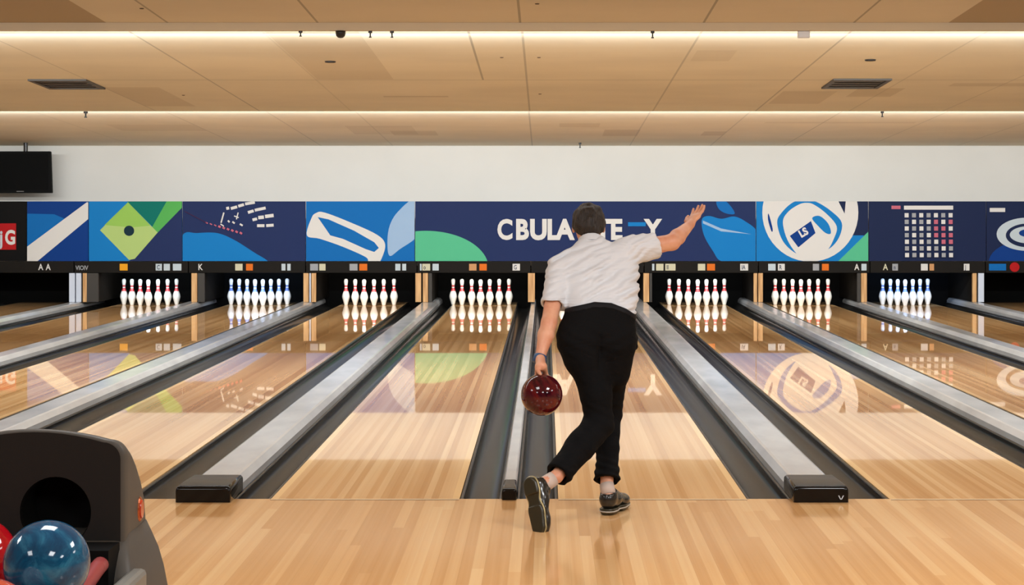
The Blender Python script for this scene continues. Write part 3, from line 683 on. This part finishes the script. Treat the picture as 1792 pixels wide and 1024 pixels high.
# ------------------------------------------------------------ bowler: implicit surfaces turned into single meshes
class Field:
    def __init__(s, lo, hi, h):
        s.lo = np.array(lo, float); s.h = h; s.n = np.ceil((np.array(hi) - s.lo) / h).astype(int) + 1
        s.F = np.full(tuple(s.n), 1.0, np.float32)
    def sub(s, lo, hi):
        a = np.clip(np.floor((np.array(lo) - s.lo) / s.h).astype(int), 0, s.n - 1); b = np.clip(np.ceil((np.array(hi) - s.lo) / s.h).astype(int) + 1, 1, s.n)
        ax = [s.lo[i] + s.h * np.arange(a[i], b[i]) for i in range(3)]
        return tuple(slice(a[i], b[i]) for i in range(3)), np.meshgrid(*ax, indexing='ij')
    def smin(s, sl, d, k):
        A = s.F[sl]; hh = np.clip(.5 + .5 * (A - d) / k, 0, 1); s.F[sl] = (A * (1 - hh) + d * hh - k * hh * (1 - hh))
    def cap(s, a, b, r1, r2, k=.02, flat=None, fs=1.0):
        a = np.array(a, float); b = np.array(b, float); m = max(r1, r2) * max(1, fs) + k * 1.5 + .02
        sl, (X, Y, Z) = s.sub(np.minimum(a, b) - m, np.maximum(a, b) + m)
        ba = b - a; L = ba @ ba
        t_ = np.clip(((X - a[0]) * ba[0] + (Y - a[1]) * ba[1] + (Z - a[2]) * ba[2]) / max(L, 1e-9), 0, 1)
        ox, oy, oz = X - a[0] - t_ * ba[0], Y - a[1] - t_ * ba[1], Z - a[2] - t_ * ba[2]
        if flat is not None:
            f = np.array(flat, float); f /= np.linalg.norm(f); q = (ox * f[0] + oy * f[1] + oz * f[2]) * (1 / fs - 1)
            ox = ox + f[0] * q; oy = oy + f[1] * q; oz = oz + f[2] * q
        s.smin(sl, np.sqrt(ox * ox + oy * oy + oz * oz) - (r1 + (r2 - r1) * t_), k)
    def ell(s, c, r, k=.02, R=None):
        c = np.array(c, float); r = np.array(r, float); m = r.max() + k * 1.5 + .02
        sl, (X, Y, Z) = s.sub(c - m, c + m); P_ = np.stack([X - c[0], Y - c[1], Z - c[2]], -1)
        if R is not None: P_ = P_ @ np.array(R)
        q = np.sqrt(((P_ / r) ** 2).sum(-1)); s.smin(sl, (q - 1) * r.min() * .5 + (q - 1) * r.mean() * .5, k)
    def cut(s, p, n, lo=None, hi=None):   # keep the side the normal points away from
        p = np.array(p, float); n = np.array(n, float); n /= np.linalg.norm(n)
        sl, (X, Y, Z) = s.sub(s.lo if lo is None else lo, s.lo + s.n * s.h if hi is None else hi)
        s.F[sl] = np.maximum(s.F[sl], (X - p[0]) * n[0] + (Y - p[1]) * n[1] + (Z - p[2]) * n[2])
    def carve(s, a, b, r1, r2):
        t_ = Field(s.lo, s.lo + (s.n - 1) * s.h, s.h); t_.cap(a, b, r1, r2, .001)
        n = np.minimum(s.F.shape, t_.F.shape); sl = tuple(slice(0, q) for q in n); s.F[sl] = np.maximum(s.F[sl], -t_.F[sl])
    def disp(s, fn):
        for i0 in range(0, s.n[0], 40):
            sl = (slice(i0, i0 + 40), slice(None), slice(None))
            x = s.lo[0] + s.h * np.arange(i0, min(i0 + 40, s.n[0])); y = s.lo[1] + s.h * np.arange(s.n[1]); z = s.lo[2] + s.h * np.arange(s.n[2])
            X, Y, Z = np.meshgrid(x, y, z, indexing='ij'); A = s.F[sl]; msk = np.abs(A) < .05
            D = np.zeros_like(A); D[msk] = fn(X[msk], Y[msk], Z[msk]); s.F[sl] = A + D
    def mesh(s, name, origin=(0, 0, 0), smooth=1):
        Fv = s.F; sg = Fv < 0
        cnt = np.zeros(tuple(np.array(Fv.shape) - 1), np.int8); corners = [(i, j, k) for i in (0, 1) for j in (0, 1) for k in (0, 1)]
        sh = Fv.shape
        def cs(A, c): return A[c[0]:sh[0] - 1 + c[0], c[1]:sh[1] - 1 + c[1], c[2]:sh[2] - 1 + c[2]]
        for c in corners: cnt += cs(sg, c)
        act = (cnt > 0) & (cnt < 8); idx = np.argwhere(act); vid = np.full(act.shape, -1, np.int64); vid[act] = np.arange(len(idx))
        acc = np.zeros((len(idx), 3)); num = np.zeros(len(idx))
        for i, a in enumerate(corners):
            for b in corners[i + 1:]:
                if sum(abs(a[q] - b[q]) for q in range(3)) != 1: continue
                fa = Fv[idx[:, 0] + a[0], idx[:, 1] + a[1], idx[:, 2] + a[2]]; fb = Fv[idx[:, 0] + b[0], idx[:, 1] + b[1], idx[:, 2] + b[2]]
                m = (fa < 0) != (fb < 0); t_ = np.where(m, fa / np.where(m, fa - fb, 1), 0)
                p = np.array(a)[None] + t_[:, None] * (np.array(b) - np.array(a))[None]
                acc[m] += p[m]; num[m] += 1
        V = (idx + acc / num[:, None]) * s.h + s.lo - np.array(origin)
        quads = []
        for ax in range(3):
            o1, o2 = [q for q in range(3) if q != ax]
            A = np.moveaxis(sg, (ax, o1, o2), (0, 1, 2)); C = np.moveaxis(vid, (ax, o1, o2), (0, 1, 2))
            ch = A[:-1, 1:-1, 1:-1] != A[1:, 1:-1, 1:-1]; e = np.argwhere(ch); e0, e1, e2 = e[:, 0], e[:, 1], e[:, 2]
            q = np.stack([C[e0, e1, e2], C[e0, e1 + 1, e2], C[e0, e1 + 1, e2 + 1], C[e0, e1, e2 + 1]], 1)
            inside = A[:-1, 1:-1, 1:-1][ch]; flip = inside if ax != 1 else ~inside
            q[~flip] = q[~flip][:, ::-1]; quads.append(q)
        Qd = np.concatenate(quads); Qd = Qd[(Qd >= 0).all(1)]
        for _ in range(smooth):
            S_ = np.zeros_like(V); n_ = np.zeros(len(V))
            for i in range(4):
                np.add.at(S_, Qd[:, i], V[Qd[:, (i + 1) % 4]] + V[Qd[:, (i + 3) % 4]]); np.add.at(n_, Qd[:, i], 2)
            V = V * .5 + .5 * S_ / np.maximum(n_, 1)[:, None]
        me = bpy.data.meshes.new(name); me.vertices.add(len(V)); me.vertices.foreach_set('co', V.astype(np.float32).ravel())
        me.loops.add(len(Qd) * 4); me.loops.foreach_set('vertex_index', Qd.astype(np.int32).ravel())
        me.polygons.add(len(Qd)); me.polygons.foreach_set('loop_start', np.arange(0, len(Qd) * 4, 4, dtype=np.int32))
        me.polygons.foreach_set('use_smooth', np.ones(len(Qd), bool)); me.update(calc_edges=True); me.validate()
        return me

M_skin = mat('skin', srgb(222, 162, 130), .48); t = NT(M_skin); t.b.inputs['Subsurface Weight'].default_value = .12; t.b.inputs['Subsurface Radius'].default_value = (.02, .008, .004)
t.b.inputs['Subsurface Scale'].default_value = .5
t.t.links.new(t.ramp(t.noise(t.co(), 14, 4), [(.3, srgb(214, 146, 114)), (.7, srgb(230, 176, 144))]), t.b.inputs['Base Color'])
M_hair = mat('dark brown hair', (.022, .013, .008), .5); t = NT(M_hair); c = t.co(); h_ = t.noise(t.map(c, (70, 70, 18)), 1, 4, .65, 1.2)
t.t.links.new(t.ramp(h_, [(.3, (.006, .004, .003)), (.7, (.028, .017, .010))]), t.b.inputs['Base Color']); t.bump(h_, .9, .01)
M_shirt = mat('white shirt', (.71, .74, .78), .8, spec=.2); t = NT(M_shirt); c = t.co()
mp = t.n('ShaderNodeMapping'); t.put(mp.inputs[0], c); mp.inputs['Rotation'].default_value = (0, .55, 0); mp.inputs['Scale'].default_value = (3.5, 4, 17)
fold = t.noise(mp.outputs[0], 1, 3, .5, .8); t.bump(t.m('ADD', fold, t.m('MULTIPLY', t.noise(c, 500, 2), .03)), .55, .03)
M_pants = mat('black trousers', (.005, .005, .0055), .85, spec=.1); t = NT(M_pants); c = t.co(); t.bump(t.noise(t.map(c, (9, 9, 16)), 1, 3, .5, .6), .5, .02)
M_shoe = mat('black shoe leather', (.014, .013, .011), .25, coat=.4); M_sole = mat('dark rubber sole', (.03, .025, .012), .3); M_gold = mat('pale gold stripe', (.42, .34, .16), .3, metal=.3)
M_lace = mat('dark lace', (.05, .05, .05), .6); M_wstripe = mat('pale sole stripe', (.5, .47, .42), .4)

BC = W(948, 691, 8.79)        # centre of the held ball
ORG = Vector((.33, -.42, 0))
bowler = empty('person', ORG, 'bowler seen from behind in white shirt and black trousers, swinging a dark red ball', 'person')
J = dict(hipL=W(1024, 585, 9.09), hipR=W(1076, 588, 9.12), kneeL=W(1048, 740, 9.02), kneeR=W(1064, 722, 9.27), ankL=W(974, 834, 8.70), ankR=W(1062, 850, 9.02),
         shL=W(978, 474, 9.24), elL=W(961, 565, 9.02), wrL=W(945, 626, 8.93), shR=W(1102, 438, 9.31), elR=W(1176, 424, 9.42), wrR=W(1208, 393, 9.58), neck=W(1034, 428, 9.36), head=W(1030, 394, 9.43))
# feet frames: heel position, forward and up directions
fR = Vector((.1125, .27, 0)).normalized(); uR = Vector((0, 0, 1)); heelR = Vector((.318, 8.95 + CY, .028))
toeW = W(943, 933, 8.50); heelW = W(925, 836, 8.59)
fL = (toeW - heelW).normalized(); uL = Vector((.52, .82, 0)); uL = (uL - fL * uL.dot(fL)).normalized()
def frame(h, f, u):
    r = f.cross(u); return Matrix(((r.x, f.x, u.x, h.x), (r.y, f.y, u.y, h.y), (r.z, f.z, u.z, h.z), (0, 0, 0, 1)))
FR = frame(heelR, fR, uR); FL = frame(heelW + uL * .02, fL, uL)

B = Field((-.12, -1.02, .02), (.95, .42, 1.72), .0055)
# trunk
B.cap(J['hipL'], J['hipR'], .09, .09, .03); B.cap(W(1028, 540, 9.13), W(1072, 540, 9.14), .072, .072, .03); B.cap(W(1020, 490, 9.26), W(1076, 485, 9.29), .068, .068, .03)
B.cap(J['shL'] + Vector((.02, 0, 0)), J['shR'] - Vector((.02, 0, 0)), .046, .046, .02)
B.cap(W(1038, 448, 9.33), J['neck'], .05, .056, .02); B.cap(J['neck'], J['head'] + Vector((0, .0, -.03)), .058, .055, .02)
# legs
for s in 'LR':
    B.cap(J['hip' + s], J['knee' + s], .083, .055, .02); B.cap(J['knee' + s], J['ank' + s], .052, .034, .02)
B.cap(J['ankR'], FR @ Vector((0, .045, .06)), .034, .036, .01); B.cap(J['ankL'], FL @ Vector((0, .045, .06)), .034, .036, .01)
# calf volume
B.cap(J['kneeL'].lerp(J['ankL'], .15), J['kneeL'].lerp(J['ankL'], .5), .055, .05, .03); B.cap(J['kneeR'].lerp(J['ankR'], .15), J['kneeR'].lerp(J['ankR'], .5), .055, .05, .03)
# arms
B.cap(J['shL'], J['elL'], .052, .042, .02); B.cap(J['elL'], J['elL'].lerp(J['wrL'], .35), .042, .043, .015); B.cap(J['elL'].lerp(J['wrL'], .35), J['wrL'], .043, .026, .015)
B.cap(J['shR'], J['elR'], .054, .045, .02); B.cap(J['elR'] , J['elR'].lerp(J['wrR'], .3), .045, .044, .015); B.cap(J['elR'].lerp(J['wrR'], .3), J['wrR'], .044, .026, .015)
# right hand, reaching out with spread fingers
hd = (W(1222, 368, 9.66) - J['wrR']).normalized(); side = Vector((.75, -.1, .5)); side = (side - hd * side.dot(hd)).normalized(); nrm = hd.cross(side)
pc = J['wrR'] + hd * .052
B.cap(J['wrR'], pc, .026, .03, .015, nrm, .62); B.cap(pc - side * .02 + hd * .005, pc + side * .022 + hd * .012, .024, .024, .012, nrm, .6)
for q, (off, ln, sp, cu) in enumerate(((-.030, .062, -.16, .10), (-.010, .082, -.05, .05), (.011, .076, .13, .16), (.031, .06, .30, .3))):
    base = pc + side * off + hd * .028; dr = (hd + side * sp).normalized(); p1 = base + dr * ln * .45; d2 = (dr - nrm * cu).normalized(); p2 = p1 + d2 * ln * .32; d3 = (d2 - nrm * cu).normalized(); p3 = p2 + d3 * ln * .26
    B.cap(base, p1, .0098, .0092, .006); B.cap(p1, p2, .0092, .0086, .003); B.cap(p2, p3, .0086, .0075, .003)
tb = J['wrR'] + hd * .022 - side * .022; t1 = tb - side * .028 + hd * .02; t2 = t1 + hd * .028 - side * .008; t3 = t2 + hd * .02
B.cap(tb, t1, .015, .0125, .012); B.cap(t1, t2, .0115, .0105, .004); B.cap(t2, t3, .0105, .0085, .004)
# left hand closing on the ball from its far side
def onb(th, x, r): return BC + Vector((x, r * math.sin(th), r * math.cos(th)))
Rr = .109
pa = onb(.18, -.004, Rr + .040); pb = onb(.62, -.002, Rr + .020)
B.cap(J['wrL'], pa, .026, .027, .015); B.cap(pa + Vector((-.014, 0, 0)), pb + Vector((-.022, 0, 0)), .018, .014, .012); B.cap(pa + Vector((.014, 0, 0)), pb + Vector((.022, 0, 0)), .018, .014, .012)
for off, th1 in ((-.034, 1.25), (-.0125, 1.45), (.0105, 1.4), (.032, 1.2)):
    ang = [.62 + (th1 - .62) * k / 3 for k in range(4)]; ps = [onb(a, off * (1 - .1 * k), math.sqrt(max(Rr ** 2 - off ** 2, 0)) + .0085) for k, a in enumerate(ang)]
    for k in range(3): B.cap(ps[k], ps[k + 1], .0098 - .0006 * k, .0092 - .0006 * k, .003)
tp = [onb(.22, -.024, Rr + .03), onb(.02, -.02, Rr + .018), onb(-.14, -.012, Rr + .008), onb(-.30, -.006, Rr + .006)]
for k in range(3): B.cap(tp[k], tp[k + 1], .013 - .0015 * k, .0118 - .0015 * k, .004)
# head: skull, jaw, face, ears
H = J['head']; up = Vector((0, .18, .98)).normalized(); fw = Vector((0, .98, -.18)).normalized(); rt = Vector((1, 0, 0))
def hp(x, y, z): return H + rt * x + fw * y + up * z
RH = np.array([rt, fw, up]).T
B.ell(hp(0, -.005, .018), (.081, .095, .094), .02, RH); B.ell(hp(0, .03, -.045), (.062, .062, .062), .03, RH)
B.ell(hp(0, .078, -.083), (.024, .02, .018), .02, RH)                                             # chin
B.cap(hp(0, .086, .012), hp(0, .108, -.022), .008, .0125, .01); B.ell(hp(0, .086, .034), (.05, .014, .01), .012, RH)   # nose, brow
B.ell(hp(0, .088, -.048), (.024, .010, .006), .006, RH); B.ell(hp(0, .087, -.059), (.020, .010, .006), .004, RH)       # lips
for s in (-1, 1):
    B.ell(hp(s * .084, .004, -.014), (.010, .02, .031), .006, RH); B.ell(hp(s * .045, .065, -.02), (.022, .02, .018), .02, RH)
me = B.mesh('body', ORG); body = link('body', me, M_skin, bowler)
for s in (-1, 1):
    bm = bmesh.new(); bmesh.ops.create_uvsphere(bm, u_segments=16, v_segments=10, radius=.0115); e = bmobj('eye', bm, mat('eye white', (.8, .8, .78), .2), bowler, loc=hp(s * .032, .0775, .014) - ORG, smooth=True)
    bm = bmesh.new(); bmesh.ops.create_uvsphere(bm, u_segments=12, v_segments=8, radius=.006); bmobj('iris', bm, mat('iris', (.03, .015, .01), .1), e, loc=(0, .0085, 0), smooth=True)
# hair
Hh = Field(H - Vector((.12, .14, .13)), H + Vector((.12, .15, .15)), .0045)
Hh.ell(hp(0, -.006, .022), (.092, .103, .1), .01, RH); Hh.ell(hp(0, -.03, -.022), (.084, .076, .076), .03, RH)
rs = np.random.RandomState(3); KS = rs.normal(size=(14, 3)) * 75; PH = rs.rand(14) * 6.28
def hn(X, Y, Z): return sum(np.sin(X * k[0] + Y * k[1] + Z * k[2] * .6 + p) for k, p in zip(KS, PH)) * .0009
Hh.disp(hn)
Hh.cut(hp(0, .045, .03), fw * 1.0 - up * 1.15); Hh.cut(hp(0, -.02, -.072), -up + fw * .25)
Hh.cut(hp(0, .02, -.02), fw - up * .12, H - Vector((.2, .2, .2)), hp(0, .2, -.0) + Vector((.2, .2, -.004)))
link('hair', Hh.mesh('hair', ORG), M_hair, bowler)
# shirt
Sf = Field((-.08, -.62, .98), (.78, .12, 1.56), .005)
Sf.cap(W(1024, 545, 9.12), W(1078, 545, 9.13), .103, .103, .04, (0, 1, 0), .95); Sf.cap(W(1016, 515, 9.19), W(1084, 512, 9.2), .098, .098, .06)
Sf.cap(W(1010, 487, 9.25), W(1086, 477, 9.28), .098, .098, .06); Sf.cap(W(1000, 463, 9.28), W(1090, 446, 9.31), .075, .073, .05)
Sf.cap(W(1024, 437, 9.33), W(1046, 434, 9.34), .066, .066, .045)
slL0, slL1 = J['shL'], J['shL'].lerp(J['elL'], .66); slR0, slR1 = J['shR'] - Vector((.03, 0, 0)), J['shR'].lerp(J['elR'], .60)
dL = (J['elL'] - J['shL']).normalized(); dR = (J['elR'] - J['shR']).normalized()
Sf.cap(slL0, slL1 + dL * .03, .068, .060, .035); Sf.cap(slR0, slR1 + dR * .05, .072, .067, .03); Sf.cap(slR0 + Vector((.0, 0, -.03)), slR1 + Vector((0, 0, -.012)), .06, .06, .03)
kk = np.random.RandomState(5)
def folds(X, Y, Z):
    u = -.52 * (X - .3) + .85 * (Z - 1.2) + .1 * Y; v = .85 * (X - .3) + .52 * (Z - 1.2)
    wv = .012 * np.sin(v * 19 + 1) + .009 * np.sin(v * 41 + u * 30)
    a = .5 + .5 * np.sin(v * 14 + u * 9 + .7); b = .5 + .5 * np.sin(v * 23 - u * 17 + 2.1)
    f = np.abs(np.sin((u + wv * .5) * 56)) ** 1.8 * .014 * a + np.abs(np.sin((u - wv * .6) * 88 + 1.3)) ** 1.6 * .008 * b
    return -(f - .002)
Sf.disp(folds)
Sf.cut(slL1 + Vector((0, 0, 0)), dL, slL1 - Vector((.12, .12, .13)), slL1 + Vector((.085, .16, .02)))
Sf.cut(slR1, dR + Vector((0, 0, .1)), slR1 - Vector((.01, .25, .2)), slR1 + Vector((.3, .3, .3)))
Sf.carve(slL1 - dL * .03, slL1 + dL * .08, .050, .052); Sf.carve(slR1 - dR * .035, slR1 + dR * .1, .056, .060)
# hem curved over the belt: higher in the middle, dipping to the right side
X_, = [Sf.lo[0] + Sf.h * np.arange(Sf.n[0])]
hz = CAMH - (np.interp(X_, [(q - 955) * 9.05 / F for q in (940, 984, 1000, 1040, 1070, 1096, 1112, 1130)], [549, 549, 541, 533, 535, 545, 560, 563]) - 360) * 9.05 / F
Zg = Sf.lo[2] + Sf.h * np.arange(Sf.n[2])
keep = (X_ > slL1.x + .055)
Sf.F = np.maximum(Sf.F, np.where(keep[:, None, None], hz[:, None, None] - Zg[None, None, :], -1).astype(np.float32))
Sf.carve(W(1033, 426, 9.36), H - Vector((0, -.02, .02)), .066, .075)
shirt = link('shirt', Sf.mesh('shirt', ORG, 1), M_shirt, bowler); shirt['label'] = 'creased white short-sleeved shirt'
cf = Field(J['neck'] - Vector((.12, .12, .08)), J['neck'] + Vector((.12, .12, .09)), .004)
cdir = (J['head'] - J['neck']).normalized()
cf.cap(J['neck'] - cdir * .012, J['neck'] + cdir * .035, .078, .068, .005); cf.cut(J['neck'] + cdir * .036, cdir); cf.cut(J['neck'] - cdir * .012, -cdir); cf.carve(J['neck'] - cdir * .1, J['neck'] + cdir * .1, .066, .060)
link('collar', cf.mesh('collar', ORG), M_shirt, shirt)
# trousers
Tf = Field((.0, -.92, .10), (.62, .12, 1.16), .0055)
Tf.cap(W(1026, 560, 9.10), W(1074, 562, 9.11), .115, .115, .04); Tf.cap(W(1026, 540, 9.12), W(1076, 542, 9.13), .105, .105, .04)
Tf.cap(W(1012, 588, 9.07), W(1074, 590, 9.09), .118, .112, .05); Tf.cap(W(1014, 605, 9.05), W(1018, 625, 9.05), .106, .10, .04)
Tf.cap(W(1076, 600, 9.09), W(1070, 650, 9.13), .112, .10, .04)
Tf.cap(W(1018, 600, 9.07), W(1043, 690, 9.03), .108, .082, .04); Tf.cap(W(1043, 690, 9.03), J['kneeL'], .082, .078, .03)
Tf.cap(W(1072, 605, 9.11), J['kneeR'], .104, .076, .04)
cL = J['kneeL'].lerp(J['ankL'], .97); Tf.cap(J['kneeL'] + Vector((0, 0, -.01)), J['kneeL'].lerp(J['ankL'], .45), .08, .079, .025); Tf.cap(J['kneeL'].lerp(J['ankL'], .45), cL, .078, .062, .02); cLd = (J['ankL'] - J['kneeL']).normalized()
Tf.cap(cL - cLd * .05, cL - cLd * .02, .066, .067, .02)
cR = J['kneeR'].lerp(J['ankR'], .93); cRd = (J['ankR'] - J['kneeR']).normalized()
Tf.cap(J['kneeR'], J['kneeR'].lerp(J['ankR'], .5), .076, .062, .02); Tf.cap(J['kneeR'].lerp(J['ankR'], .5), cR, .062, .058, .02); Tf.cap(cR - cRd * .06, cR - cRd * .01, .062, .070, .02)
Tf.cap(W(1108, 590, 9.12), W(1111, 606, 9.14), .022, .018, .02)        # side pocket
def pf(X, Y, Z):
    n = .0022 * np.sin(X * 60 + Z * 90 + 2 * np.sin(Z * 22)) * np.exp(-((Z - J['kneeL'].z) / .12) ** 2)
    n += .004 * np.sin(Z * 150 + 2.5 * np.sin(X * 25 + Y * 20)) * np.exp(-((Z - .20) / .09) ** 2)
    n += .0022 * np.sin((Z - .5 * np.abs(X - .3)) * 95 + 1) * np.exp(-((Z - .93) / .09) ** 2)
    n += .010 * np.exp(-((X - W(1048, 0, 9.1).x) / .012) ** 2) * np.exp(-((Z - .86) / .12) ** 2) * (Y < -.42)      # seat seam
    return n
Tf.disp(pf)
Tf.cut(cL, cLd, cL - Vector((.18, .2, .2)), cL + Vector((.1, .2, .12))); Tf.cut(cR, cRd, cR - Vector((.15, .2, .15)), cR + Vector((.15, .2, .1)))
Tf.carve(cL - cLd * .03, cL + cLd * .08, .048, .048); Tf.carve(cR - cRd * .03, cR + cRd * .08, .048, .048)
zt = W(0, 534, 9.05).z; Tf.cut((0, 0, zt + .0), (0, 0, 1))
Xt = Tf.lo[0] + Tf.h * np.arange(Tf.n[0]); ht = CAMH - (np.interp(Xt, [(q - 955) * 9.05 / F for q in (970, 984, 1000, 1040, 1070, 1096, 1112)], [547, 545, 538, 529, 531, 541, 552]) - 360) * 9.05 / F
Zt = Tf.lo[2] + Tf.h * np.arange(Tf.n[2]); Tf.F = np.maximum(Tf.F, (Zt[None, None, :] - ht[:, None, None]).astype(np.float32))
tr = link('trousers', Tf.mesh('trousers', ORG), M_pants, bowler); tr['label'] = 'plain black trousers'
# belt: a band just proud of the waist
Bf = Field((.0, -.62, 1.0), (.56, -.1, 1.2), .005)
Bf.cap(W(1026, 560, 9.10), W(1074, 562, 9.11), .118, .118, .04); Bf.cap(W(1026, 540, 9.12), W(1076, 542, 9.13), .109, .109, .04)
Xb = Bf.lo[0] + Bf.h * np.arange(Bf.n[0]); hb = CAMH - (np.interp(Xb, [(q - 955) * 9.05 / F for q in (970, 984, 1000, 1040, 1070, 1096, 1112)], [547, 545, 538, 529, 531, 541, 552]) - 360) * 9.05 / F
Zb = Bf.lo[2] + Bf.h * np.arange(Bf.n[2]); Bf.F = np.maximum(Bf.F, (Zb[None, None, :] - hb[:, None, None] - .003).astype(np.float32)); Bf.F = np.maximum(Bf.F, (hb[:, None, None] - .026 - Zb[None, None, :]).astype(np.float32))
link('belt', Bf.mesh('belt', ORG), mat('black leather belt', (.008, .008, .01), .6, spec=.15), tr)
# wrist band
bm = bmesh.new(); wd = (J['wrL'] - J['elL']).normalized(); tube(bm, [J['wrL'] - wd * .012 - ORG, J['wrL'] + wd * .004 - ORG, J['wrL'] + wd * .03 - ORG], [.034, .035, .037], 24)
bmobj('wrist_band', bm, mat('blue wrist band', (.03, .09, .22), .45), bowler, smooth=True)['label'] = 'blue wrist band'
# socks
for s, Fm in (('R', FR), ('L', FL)):
    p = Fm @ Vector((0, .045, .075)); q = J['ank' + s]
    bm = bmesh.new(); e_ = p.lerp(q, 1.15 if s == 'R' else .8); tube(bm, [p - ORG, e_ - ORG], [.042, .0385], 20); bmobj('sock', bm, mat('pale sock', (.62, .5, .43), .8), bowler, smooth=True)['label'] = 'pale ankle sock'
# shoes, built flat and then posed
def shoe(Fm, lab):
    f = Field((-.09, -.05, -.02), (.09, .32, .15), .004)
    f.cap((0, .035, .04), (0, .10, .045), .040, .041, .02); f.cap((0, .10, .04), (0.004, .22, .022), .041, .038, .03, (0, 0, 1), .8)
    f.cap((.004, .2, .02), (0, .25, .014), .043, .034, .02, (0, 0, 1), .7); f.cap((0, .04, .06), (0, .05, .10), .041, .043, .02)
    f.cut((0, 0, 0), (0, 0, -1)); f.cut((0, .05, .088), (0, -.25, 1), (-.1, -.1, .05), (.1, .12, .2)); f.carve((0, .048, .07), (0, .05, .14), .034, .036)
    me = f.mesh('shoe', (0, 0, 0)); o = link('shoe', me, M_shoe, bowler); M_ = Matrix.Translation(-ORG) @ Fm @ Matrix.Scale(1.08, 4); o.matrix_local = M_; o['label'] = lab
    g = Field((-.08, -.05, -.05), (.08, .32, .03), .0035)
    g.cap((0, .035, 0), (0, .06, 0), .041, .039, .02); g.cap((0, .07, 0), (.002, .13, 0), .032, .033, .03); g.cap((.004, .17, 0), (.002, .235, 0), .045, .040, .03)
    g.cut((0, 0, .006), (0, 0, 1)); g.cut((0, 0, -.024), (0, 0, -1))
    sl, (X, Y, Z) = g.sub((-.1, .085, -.1), (.1, .135, .1)); g.F[sl] = np.maximum(g.F[sl], -.014 - Z)      # raised arch
    sole = link('sole', g.mesh('sole'), M_sole, o)
    s2 = Field((-.08, -.05, -.03), (.08, .32, .02), .0035)
    s2.cap((0, .035, 0), (0, .06, 0), .0435, .0415, .02); s2.cap((0, .07, 0), (.002, .13, 0), .037, .037, .03); s2.cap((.004, .17, 0), (.002, .235, 0), .0475, .0425, .03)
    s2.cut((0, 0, -.004), (0, 0, 1)); s2.cut((0, 0, -.012), (0, 0, -1))
    st = link('sole_stripe', s2.mesh('sole_stripe'), M_gold if lab.startswith('raised') else M_wstripe, o); st['label'] = 'pale stripe around the sole'
    for k in range(4):
        bm = bmesh.new(); y = .125 + k * .018; z = .083 - k * .008; tube(bm, [(-.026, y, z - .014), (-.012, y, z), (.012, y, z), (.026, y, z - .014)], .0025, 6); bmobj('lace', bm, M_lace, o)
    return o
shoe(FR, 'planted black shoe with pale sole stripe'); shoe(FL, 'raised black shoe with its dark sole showing')
hb_ = ball(BC, Mm, 'dark red swirled bowling ball held in the left hand of the bowler')
